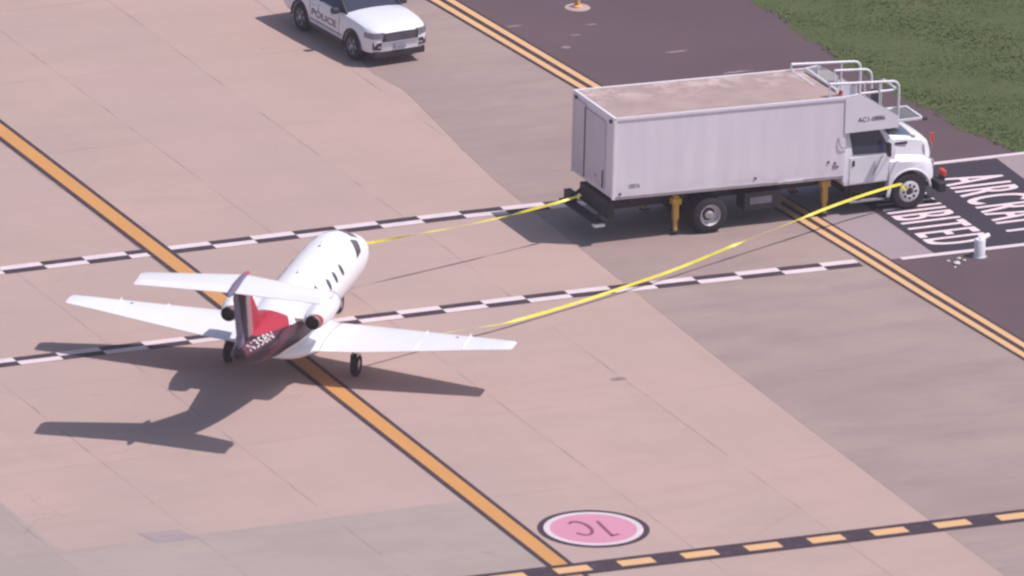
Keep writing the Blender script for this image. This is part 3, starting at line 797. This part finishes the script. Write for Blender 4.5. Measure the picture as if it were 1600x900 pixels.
# shields either side of the platform over the cab
for s in (-1, 1):
    sh_ = MB().prism([(BL, 2.30), (BL, 3.42), (7.18, 3.44), (8.38, 2.72), (8.40, 2.20), (7.98, 2.36), (6.9, 2.38)] if 0 else [(BL, 2.385), (BL, 3.43), (7.20, 3.47), (8.38, 2.70), (8.40, 2.385)], 'y', 1.30 * s - .025, 1.30 * s + .025, .006).build('platform_shield', W_TRUCK, truck)
    MB().tube([(7.20, 1.30 * s, 3.475), (8.385, 1.30 * s, 2.705)], .022, 8).build('shield_edge', M_GREY, sh_)
MB().box(BL - .0, 6.86, -1.28, 1.28, .98, 3.40, .01).build('front_bulkhead', W_TRUCK, truck)
side_text('unit_lettering', 'AC1-0886', 7.18, 7.98, 2.66, 2.79, -1.332, M_DARK2, truck)
plat = MB().box(6.86, 8.42, -1.27, 1.27, 2.40, 2.46, .006).build('platform_floor', M_GREY, truck)
# steps from the roof down to the platform
mb = MB()
for i in range(4): mb.box(6.86 + .18 * i, 7.06 + .18 * i, -.55, .55, 3.22 - .22 * i, 3.26 - .22 * i, .004)
mb.build('walkway_steps', M_GREY, plat)
# sliding bridge tray ahead of the cab top
tray = MB().box(8.42, 9.22, -1.02, -0.02, 2.44, 2.475, .005).build('boarding_tray', mat('tray_mesh', (.16, .15, .17), .7), truck)
mb = MB(); mb.box(8.40, 9.26, -1.06, -1.01, 2.43, 2.50, .01); mb.box(8.40, 9.26, -.03, .02, 2.43, 2.50, .01); mb.box(9.20, 9.27, -1.04, 0, 2.435, 2.50, .01)
mb.build('tray_frame', M_RAIL, tray)
mb = MB()
for y in (-1.10, ): mb.tube([(9.24, y + .05, 2.46), (9.36, y + .05, 2.46)], .055, 12)
mb.build('tray_buffer', M_DARK, tray)
# railings
def arc(a, b, c, n=6):
    """round corner at b between a and c"""
    A, B, Cc = Vector(a), Vector(b), Vector(c)
    p, q = B + (A - B).normalized() * .22, B + (Cc - B).normalized() * .22
    return [p.lerp(B, t).lerp(B.lerp(q, t), t) for t in [i / n for i in range(n + 1)]]
def rail(pts, r=.036, corners=True):
    out = [Vector(pts[0])]
    for i in range(1, len(pts) - 1): out += arc(pts[i - 1], pts[i], pts[i + 1])
    out.append(Vector(pts[-1]))
    MB().tube(out, r, 10).build('guard_rail', M_RAIL, truck, 60)
for y in (-1.22, 1.18):
    z0 = 3.80 if y < 0 else 3.62
    rail([(6.35, y, z0), (8.42, y, z0 - .14), (8.42, y, 2.46)])
    MB().tube([(7.15, y, 2.46), (7.15, y, z0 - .06)], .024, 8).build('rail_post', M_RAIL, truck)
    MB().tube([(7.85, y, 2.46), (7.85, y, z0 - .11)], .024, 8).build('rail_post', M_RAIL, truck)
    MB().tube([(6.37, y, 3.40), (6.35, y, z0)], .024, 8).build('rail_post', M_RAIL, truck)
rail([(7.28, -1.20, 3.42), (8.38, -1.20, 3.42), (8.40, -.15, 3.42), (8.40, -.15, 2.46)], .034)
rail([(7.25, .35, 3.60), (8.35, .35, 3.52), (8.38, .35, 2.46)], .034)
rail([(7.25, .35, 3.60), (7.24, .35, 2.50)][:2], .024)
rail([(8.0, -1.16, 2.86), (8.42, -1.16, 2.90)], .024)
rail([(7.75, -.55, 2.46), (7.72, -.55, 3.50)], .024)
rail([(6.72, 1.02, 3.50), (6.76, -.86, 3.46)], .042)
MB().tube([(6.40, 1.26, 3.42), (6.40, -.2, 3.42)], .03, 8).build('roof_cross_bar', M_RAIL, truck)
MB().box(7.95, 8.12, -.78, -.45, 2.75, 3.26, .02).build('work_light', M_DARK2, truck)
MB().prism([(6.86, 3.40), (7.35, 3.42), (7.95, 3.02), (6.86, 3.02)], 'y', 1.20, 1.235, .004).build('far_side_screen', mat('pale_screen', (.66, .64, .60), .5, var=.1), truck)
MB().lathe([(0, .06), (.09, .055), (.11, .02), (.11, 0)], (6.74, -1.12, 3.44), 'z', 14).build('red_beacon', M_RED, truck, 40)
# chassis
mb = MB()
for y in (-.43, .43): mb.box(.15, 9.45, y - .05, y + .05, .72, .96, .008)
for x in (.3, 1.6, 3.9, 5.2, 6.4, 8.2): mb.box(x - .05, x + .05, -.43, .43, .74, .92)
mb.build('chassis_frame', M_DARK, truck)
mb = MB(); mb.box(.35, 6.75, -.62, .62, .98, 1.14, .01)
for y in (-.70, .70):
    mb.tube([(.6, y, 1.0), (6.2, y, 1.18)], .06, 6); mb.tube([(.6, y, 1.18), (6.2, y, 1.0)], .06, 6)
for x in (.6, 2.1, 3.4, 4.7, 6.1): mb.box(x - .05, x + .05, -1.22, 1.22, 1.10, 1.24, .006)
mb.build('scissor_lift', M_DARK, truck)
mb = MB(); mb.box(-.42, -.10, -1.18, 1.18, .56, .62, .01); mb.box(.05, .25, -.9, .9, .62, 1.12, .02); mb.box(-.30, -.1, .7, 1.15, .62, .88, .02)
for y in (-.85, .85): mb.tube([(.2, y, 1.0), (-.35, y, .62)], .05, 8)
rs = mb.build('rear_platform', M_DARK, truck)
MB().box(-.50, -.18, -1.28, -1.10, .55, .605, .01).build('step_end', M_ALU, rs)
mb = MB(); mb.box(4.0, 5.1, -1.10, -.55, .45, .95, .03); mb.build('battery_box', M_DARK2, truck)
MB().box(4.15, 4.80, -1.125, -1.10, .62, .82, .01).build('side_plate', M_GREY, truck)
MB().lathe([(5.35, .0), (5.35, .26), (6.2, .26), (6.2, 0)], (0, .85, .70), 'x', 20).build('fuel_tank', M_DARK2, truck, 40)
for s in (-1, 1):
    for x in (2.02, 6.42):
        y = -.98 * (1 if s < 0 else -1)
        o = MB().box(x - .075, x + .075, y - .07, y + .07, .40, 1.10, .01).build('outrigger', M_YELM, truck)
        MB().box(x - .05, x + .05, y - .05, y + .05, .10, .42, .006).build('outrigger_foot', M_YELM, o)
        MB().box(x - .13, x + .13, y - .11, y + .11, .85, 1.02, .012).build('outrigger_collar', M_YELM, o)
        MB().box(x - .12, x + .12, y - .12, y + .12, .08, .11, .006).build('foot_pad', M_DARK, o)
        MB().box(x - .05, x + .05, min(y, 0), max(y, 0), .80, .92, .006).build('outrigger_beam', M_DARK, o)
for s in (-1, 1):
    wheel('wheel', 2.93, s * 1.13, .505, .28, s, truck, M_RIM, .60, .15)
    wheel('wheel', 2.93, s * .80, .505, .28, s, truck, M_RIM, .60, .10)
    wheel('wheel', 8.82, s * 1.10, .505, .30, s, truck, M_RIM, .60, -.02, 8)
mb = MB(); mb.tube([(2.93, -1.0, .505), (2.93, 1.0, .505)], .09, 12); mb.tube([(8.82, -1.0, .505), (8.82, 1.0, .505)], .07, 12)
mb.lathe([(-.22, .0), (-.18, .16), (0, .21), (.18, .16), (.22, 0)], (2.93, 0, .505), 'x', 16)
mb.build('axle', M_DARK, truck, 40)
# cab
def prof_ring(x, wf, wh, zb, zf, zt):
    h = [(0, zb), (wf * .9, zb), (wf, zb + .10), (wf, zf - .10), (wf - .07, zf), (wh + .05, zf + .06), (wh, zt - .12), (wh - .10, zt - .02), (wh * .5, zt + .02), (0, zt + .035)]
    return [(x, -y, z) for y, z in h] + [(x, y, z) for y, z in h[::-1][1:-1]]
hood = MB().loft([prof_ring(8.20, 1.24, 1.06, .60, 1.50, 2.10), prof_ring(8.38, 1.25, 1.05, .60, 1.48, 2.08), prof_ring(8.8, 1.25, 1.02, .62, 1.44, 2.03), prof_ring(9.25, 1.23, .97, .64, 1.36, 1.93), prof_ring(9.50, 1.16, .90, .66, 1.28, 1.78), prof_ring(9.60, 1.06, .80, .68, 1.18, 1.60)]).build('hood', W_CAB, truck, 35)
c1 = MB().lathe([(-1.6, .60), (-.80, .60)], (8.82, 0, .50), 'y', 32).build('c', M_DARK, None); c2 = MB().lathe([(.80, .60), (1.6, .60)], (8.82, 0, .50), 'y', 32).build('c', M_DARK, None)
for c in (c1, c2): c.parent = truck
bpy.context.view_layer.update()
cut(hood, [c1, c2])
for p in hood.data.polygons: p.use_smooth = True
hood.data.set_sharp_from_angle(angle=radians(35))
for s in (-1, 1):   # flare lips
    pts = [(8.82 + .63 * cos(t), s * 1.245, .50 + .63 * sin(t)) for t in [radians(8 + (172 - 8) * i / 20) for i in range(21)]]
    MB().tube(pts, .035, 8).build('wheel_arch_lip', W_CAB, hood, True)
    MB().prism([(8.12, .42), (8.22, .42), (8.32, 1.0), (8.48, 1.42), (8.40, 1.44), (8.20, 1.02)], 'y', 1.25 * s, 1.29 * s, .01).build('fender_edge', W_CAB, hood)
    hl = MB().box(9.48, 9.60, s * .98 - .14, s * .98 + .14, 1.02, 1.28, .03).build('headlight', M_ALU, hood)
    MB().box(8.42, 8.80, s * 1.06 - .02, s * 1.06 + .02, 1.80, 1.87, .01).build('hood_vent', M_DARK2, hood)
MB().box(9.52, 9.64, -.66, .66, .92, 1.52, .03).build('grille', M_GREY, hood)
MB().box(8.36, 8.62, -.86, .86, 2.09, 2.135, .01).build('cowl_vent', M_GREY, hood)
bump = MB().box(9.72, 9.96, -1.18, 1.18, .34, .62, .04).build('front_bumper', M_DARK, truck)
MB().box(9.45, 9.74, -.7, .7, .40, .60).build('bumper_bracket', M_DARK, bump)
MB().box(9.94, 10.02, -.95, -.72, .58, .74, .01).build('lamp_stem', M_DARK, bump)
MB().box(9.93, 10.05, -.98, -.70, .70, .88, .035).build('red_bumper_lamp', M_RED, bump)
MB().box(10.045, 10.062, -.94, -.74, .73, .85, .008).build('lamp_lens', M_ORANGE, bump)
MB().tube([(9.48, -1.05, 1.30), (9.52, -1.08, 1.62), (9.52, -1.08, 1.92)], .016, 6).build('fender_marker_pole', M_STEEL, hood)
fl = MB().box(9.48, 9.56, -1.11, -1.05, 1.78, 2.04, .01).build('fender_marker_flag', M_RED, hood)
cab = MB().loft([[(x0, -w, z), (x1, -w * .985, z), (x1, w * .985, z), (x0, w, z)] for z, x0, x1, w in ((.86, 6.88, 8.30, 1.20), (1.0, 6.87, 8.34, 1.22), (1.70, 6.87, 8.40, 1.22), (1.98, 6.87, 8.33, 1.18), (2.36, 6.88, 8.00, 1.10), (2.38, 6.95, 7.92, 1.04))]).build('cab', W_CAB, truck, 30)
MB().loft([[(x1, -w, z), (x1 + .012, -w, z), (x1 + .012, w, z), (x1, w, z)] for z, x1, w in ((1.99, 8.325, 1.06), (2.33, 8.028, .98))]).build('windscreen', M_GLASS, cab)
for s in (-1, 1):
    def yz(z): return (1.22 if z < 1.7 else 1.22 - (z - 1.7) / .28 * .04 if z < 1.98 else 1.18 - (z - 1.98) / .38 * .08)
    P0 = [(7.05, 1.0), (8.12, 1.0), (8.22, 1.62), (7.05, 1.62)]
    d = MB().prism([(7.03, .90), (8.14, .90), (8.24, 1.64), (7.03, 1.64)], 'y', 1.215 * s, 1.236 * s, .006).build('cab_door', W_CAB, cab)
    mb = MB(); wp = [(7.12, 1.72), (8.20, 1.68), (8.10, 1.98), (7.92, 2.31), (7.04, 2.33)]
    lo = [mb.b.verts.new((x, s * (yz(z) + .000), z)) for x, z in wp]; hi = [mb.b.verts.new((x, s * (yz(z) + .014), z)) for x, z in wp]
    mb.b.faces.new(hi); mb.b.faces.new(lo[::-1])
    for k in range(5): mb.b.faces.new((hi[k], hi[(k + 1) % 5], lo[(k + 1) % 5], lo[k]))
    mb.build('side_window', M_GLASS, cab)
    MB().box(7.10, 7.17, s * 1.245 - .012, s * 1.245 + .012, 1.40, 1.56, .01).build('door_handle', M_DARK2, d)
    MB().tube([(8.20, s * 1.22, 1.62), (8.10, s * 1.44, 1.62), (8.06, s * 1.46, 1.95)], .016, 6).build('mirror_arm', M_DARK2, cab)
    MB().box(8.02, 8.10, s * 1.48 - .09, s * 1.48 + .09, 1.66, 2.04, .02).build('wing_mirror', M_DARK2, cab)
    MB().tube([(7.98, s * 1.26, 1.62), (7.72, s * 1.26, 1.10)], .020, 6).build('diagonal_bar', M_ALU, d)  # pale slanting bar across the cab door
    st = MB().box(7.05, 8.10, s * 1.12 - .10, s * 1.12 + .10, .34, .39, .01).build('cab_step', M_GREY, cab)
    mb = MB()
    for x in (7.15, 8.0): mb.box(x - .02, x + .02, s * 1.08 - .02, s * 1.08 + .02, .38, .90)
    mb.build('step_hanger', M_DARK, st)
MB().box(7.0, 8.15, -1.05, 1.05, .55, .90, .02).build('cab_underbody', M_DARK, truck)
MB().tube([(6.64, -1.32, 2.30), (6.63, -1.33, 2.18), (6.67, -1.34, 2.06), (6.75, -1.34, 1.99), (6.86, -1.33, 1.98), (6.94, -1.28, 2.02)], .013, 8).build('hose', M_GREY, truck, True)

# ------------------------------------------------------------------ police suv
SH = radians(-84.3)
M_SRIM = mat('suv_rim', (.26, .24, .30), .45, .4)
M_HEAD = mat('headlamp_lens', (.26, .25, .31), .15, .2)
suv = empty('police_suv', (4.59, 22.30, 0), SH, 'white police SUV with dark windows and dark door lettering, parked on the concrete', 'car')
def suv_ring(x, w, zb, zt):
    h = [(0, zb), (w * .82, zb), (w * .96, zb + .06), (w * .995, zb + .18), (w, zb + (zt - zb) * .5), (w * .985, zt - .16), (w * .93, zt - .05), (w * .84, zt), (w * .45, zt + .03), (0, zt + .04)]
    return [(x, -y, z) for y, z in h] + [(x, y, z) for y, z in h[::-1][1:-1]]
st_ = [(-1.16, .80, .50, 1.00), (-1.12, .90, .42, 1.08), (-.8, .97, .36, 1.16), (-.3, .99, .34, 1.18), (.8, .995, .32, 1.17), (2.0, .995, .32, 1.16), (2.4, .99, .32, 1.17), (2.9, .985, .32, 1.16), (3.3, .965, .33, 1.12), (3.55, .93, .34, 1.08), (3.70, .88, .36, 1.04), (3.80, .80, .40, .98), (3.835, .72, .44, .93)]
body = MB().loft([suv_ring(*q) for q in st_]).build('body', W_SUV, suv)
cs = []
for x in (0, 2.88):
    for a, b in ((-1.5, -.70), (.70, 1.5)): cs.append(MB().lathe([(a, .455), (b, .455)], (x, 0, .39), 'y', 36).build('c', M_DARK, suv))
bpy.context.view_layer.update()
cut(body, cs)
for p in body.data.polygons: p.use_smooth = True
body.data.set_sharp_from_angle(angle=radians(32))
for x in (0, 2.88):
    for s in (-1, 1):
        pts = [(x + .47 * cos(t), s * .985, .39 + .47 * sin(t)) for t in [radians(-5 + 190 * i / 20) for i in range(21)]]
        MB().tube(pts, .028, 8).build('arch_trim', M_DARK2, body, True)
        wheel('wheel', x, s * .865, .385, .25, s, suv, M_SRIM, .66, .03, 0, 0, 5)
def gh(z, xa, xb, w, n=3, r=.14):
    pts = []
    for cxx, cyy, a0 in ((xb - r, w - r, 0), (xa + r, w - r, 90), (xa + r, -w + r, 180), (xb - r, -w + r, 270)):
        for i in range(n + 1): a = radians(a0 + 90 * i / n); pts.append((cxx + r * cos(a), cyy + r * sin(a), z))
    return pts
glass = MB().loft([gh(1.10, -1.10, 2.46, .90), gh(1.40, -1.05, 2.0, .82), gh(1.68, -.92, 1.50, .70)]).build('window_glass', M_GLASS, suv, 50)
roof = MB().loft([gh(1.665, -.98, 1.56, .735), gh(1.72, -.98, 1.52, .72), gh(1.765, -.85, 1.36, .62), gh(1.785, -.4, .9, .3)]).build('roof', W_SUV, suv, 50)
for s in (-1, 1):
    for nm, pts, r in (('windscreen_pillar', [(2.40, s * .86, 1.13), (1.98, s * .80, 1.41), (1.46, s * .69, 1.69)], .038), ('door_pillar', [(1.0, s * .905, 1.12), (.96, s * .83, 1.40), (.90, s * .71, 1.68)], .03), ('rear_pillar', [(-.10, s * .905, 1.12), (-.14, s * .83, 1.40), (-.2, s * .71, 1.68)], .045), ('tail_pillar', [(-.98, s * .87, 1.12), (-.96, s * .80, 1.40), (-.86, s * .69, 1.68)], .055)):
        MB().tube(pts, r, 8).build(nm, M_DARK2 if nm in ('door_pillar', 'windscreen_pillar') else W_SUV, suv, 50)
    MB().tube([(-.7, s * .60, 1.80), (1.1, s * .60, 1.80)], .018, 8).build('roof_bar', M_DARK2, roof)
    # mirrors, door seams, handles, sill, lamps
    mr = MB().box(1.98, 2.16, s * 1.07 - .11, s * 1.07 + .11, 1.10, 1.27, .05).build('wing_mirror', M_DARK2, suv)
    MB().box(2.02, 2.12, min(s * .92, s * 1.0), max(s * .92, s * 1.0), 1.12, 1.18, .01).build('mirror_arm', M_DARK2, mr)
    for x in (.05 + .50, 1.02, 2.18):
        MB().box(x - .004, x + .004, s * .993 - .004, s * .993 + .004, .48, 1.04).build('door_seam', M_SEAM, body)
    for x in (.72, 1.75): MB().box(x - .09, x + .09, s * .995 - .015, s * .995 + .015, .93, .97, .01).build('door_handle', W_SUV, body)
    MB().box(.52, 2.36, s * .985 - .02, s * .985 + .02, .31, .40, .012).build('sill_trim', M_DARK2, body)
    MB().loft([[(x, s * y, z) for z in (.82, .98)] + [(x - .05, s * (y - .05), z) for z in (.98, .82)] for x, y in ((3.865, .53), (3.85, .70), (3.80, .82), (3.68, .905), (3.50, .955))]).build('headlight', M_HEAD, body)
    MB().loft([[(x, s * y, z) for z in (.50, .70)] + [(x - .06, s * (y - .05), z) for z in (.70, .50)] for x, y in ((3.85, .60), (3.835, .72), (3.78, .84))]).build('bumper_vent', M_DARK2, body)
    MB().loft([[(x, s * y, z) for z in (.56, .60)] + [(x - .06, s * (y - .05), z) for z in (.60, .56)] for x, y in ((3.87, .60), (3.855, .70))]).build('fog_lamp', M_ALU, body)
    MB().box(-1.15, -1.04, s * .84 - .10, s * .84 + .10, .82, 1.05, .02).build('tail_lamp', M_RED, body)
MB().box(3.70, 3.868, -.56, .56, .71, .95, .025).build('grille', M_DARK, body)
mb = MB()
for z in (.77, .83, .89): mb.box(3.862, 3.880, -.48, .48, z - .006, z + .006)
mb.build('grille_bars', M_GREY, body)
MB().box(3.74, 3.885, -.60, .60, .685, .715, .012).build('chrome_strip', M_ALU, body)
MB().box(3.56, 3.84, -.80, .80, .24, .46, .05).build('lower_valance', M_DARK, body)
pl = MB().box(3.82, 3.885, -.20, .16, .49, .62, .01).build('licence_plate', mat('plate_grey', (.30, .29, .40), .5), body)
for s in (-1, 1):
    me = fit_text('POLICE', .02)
    for v in me.vertices:
        x = (.66 + 1.36 * (v.co.x if s < 0 else 1 - v.co.x)); v.co = (x, s * 1.004, .66 + .19 * v.co.y)
    link('door_lettering', me, mat('lettering_dark', (.20, .18, .25), .5), body)
    MB().box(.60, 2.30, s * .999 - .004, s * .999 + .004, .52, .555).build('side_stripe', M_GREY, body)
MB().box(-.1, .25, -.55, .55, 1.785, 1.86, .02).build('light_bar', M_GLASS, roof)

# ------------------------------------------------------------------ thin summer haze between the aircraft overhead and the airfield
def haze():
    o = MB().box(-2600, 2600, -2600, 2600, -1.2, 190).build('haze', None if 0 else _haze_mat())
    o['kind'] = 'stuff'
def _haze_mat():
    m = bpy.data.materials.new('haze'); m.use_nodes = True; n = m.node_tree.nodes; n.clear()
    out = n.new('ShaderNodeOutputMaterial'); v = n.new('ShaderNodeVolumePrincipled')
    v.inputs['Color'].default_value = (.95, .82, .90, 1); v.inputs['Density'].default_value = HAZE
    m.node_tree.links.new(v.outputs[0], out.inputs['Volume']); return m
HAZE = 1.0e-4
haze()

# ------------------------------------------------------------------ barrier tapes
def ribbon(name, pts, label, group, seed, w=.036, turn=None):
    r = random.Random(seed)
    P = [Vector(p) for p in pts]
    # Catmull-Rom resample
    out = []
    for i in range(len(P) - 1):
        p0, p1, p2, p3 = P[max(i - 1, 0)], P[i], P[i + 1], P[min(i + 2, len(P) - 1)]
        for k in range(14):
            t = k / 14; out.append(.5 * ((2 * p1) + (p2 - p0) * t + (2 * p0 - 5 * p1 + 4 * p2 - p3) * t * t + (3 * p1 - p0 - 3 * p2 + p3) * t**3))
    out.append(P[-1])
    mb = MB(); rings = []
    for i, p in enumerate(out):
        t = (out[min(i + 1, len(out) - 1)] - out[max(i - 1, 0)]).normalized()
        side = t.cross(Vector((0, 0, 1))).normalized(); up = side.cross(t)
        a = 1.15 + 1.2 * sin(i * .055 + seed) + .35 * sin(i * .21 + seed * 2)
        if turn:      # (point index, twist in degrees) keys along the tape
            q = i / 14
            for (qa, va), (qb, vb) in zip(turn, turn[1:]):
                if qa <= q <= qb:
                    f = (q - qa) / (qb - qa); f = f * f * (3 - 2 * f); a = radians(va + (vb - va) * f) + .12 * sin(i * .3)
        d = (side * cos(a) + up * sin(a)) * w; nn = t.cross(d).normalized() * .0015
        rings.append([p - d - nn, p + d - nn, p + d + nn, p - d + nn])
    mb.loft(rings); o = mb.build(name, M_TAPE, None)
    tag(o, label, 'tape', group)
    return o
import numpy as _np
def along(p0, p1, sz):
    a = Vector((p0[0], p0[1], 0)); d = (Vector((p1[0], p1[1], 0)) - a).normalized()
    return [tuple(a + d * s + Vector((0, 0, z))) for s, z in sz]
ribbon('barrier_tape', [(-4.20, .50, 1.75)] + along((-4.2, .8), (3.6, 3.0), [(.35, 1.42), (2.07, 1.33), (3.17, 1.27), (4.28, 1.23), (5.39, 1.22), (6.1, 1.235), (6.95, 1.25), (7.8, 1.30)]),
       'yellow barrier tape strung from the jet nose to the back of the truck', 'yellow barrier tapes', 2, .037)
ribbon('barrier_tape', [(12.60, 2.18, .60), (12.46, 2.20, .72), (12.33, 2.20, .78)] + along((12.3, 2.25), (-6.77, -4.97), [(1.2, .75), (2.46, .70), (3.69, .61), (5.89, .45), (8.31, .25), (9.76, .19), (12.17, .13), (14.56, .15), (15.52, .23), (16.47, .34), (18.3, .50), (20.3, .66)]),
       'yellow barrier tape running from the truck front wheel arch past the near wing', 'yellow barrier tapes', 3.46, .038,
       [(0, 75), (4.5, 60), (5.1, -14), (5.9, -22), (6.3, 75), (9.6, 60), (10.4, -5), (12, -19), (20, -19)])

# ------------------------------------------------------------------ small things
p = empty('marker_post', (12.81, -1.93, 0), 0, 'short white cylindrical marker post beside the painted black panel', 'post')
MB().lathe([(0, .18), (.02, .155), (.04, .15), (.48, .15), (.50, .135), (.50, 0)], (0, 0, 0), 'z', 24).build('post_body', W_JET, p, 40)
MB().tube([(0, 0, .46), (.26, .16, .50), (.34, .2, .50)], .07, 12).build('side_arm', W_JET, p, 40)
MB().lathe([(0, .22), (.015, .22), (.015, 0)], (0, 0, 0), 'z', 24).build('base_plate', M_GREY, p)
for i, (x, y, r, lab) in enumerate([(11.98, -2.27, .085, 'largest white scrap of litter on the asphalt by the white post'), (12.20, -1.93, .06, 'white scrap of litter nearest the white edge line'), (11.84, -2.02, .05, 'faint pale scrap of litter farthest left of the pile'), (12.28, -2.10, .045, 'small pale scrap of litter closest to the white post'), (11.80, -2.52, .035, 'tiny pale scrap of litter closest to the camera')]):
    b = bmesh.new(); bmesh.ops.create_icosphere(b, subdivisions=2, radius=r)
    rg = random.Random(40 + i)
    for v in b.verts: v.co *= rg.uniform(.7, 1.25); v.co.z *= .55
    me = bpy.data.meshes.new('litter'); b.to_mesh(me); b.free()
    o = link('litter_scrap', me, mat('crumpled_white', (.72, .66, .68), .8, var=.2, scale=9)); o.location = (x, y, r * .4)
    tag(o, lab, 'litter', 'white scraps by the marker post')
t = empty('taxiway_light', (11.67, 21.43, 0), 0, 'low orange-topped light on a pale round base set in the far asphalt', 'light')
MB().lathe([(0.004, .36), (.02, .34), (.025, .16), (.025, 0)], (0, 0, 0), 'z', 32).build('light_base', mat('pale_base', (.45, .33, .33), .8), t, 30)
MB().lathe([(.02, .15), (.06, .14), (.09, .08), (.34, .055), (.36, 0)], (0, 0, 0), 'z', 20).build('light_body', mat('orange_body', (.75, .38, .14), .6), t, 40)
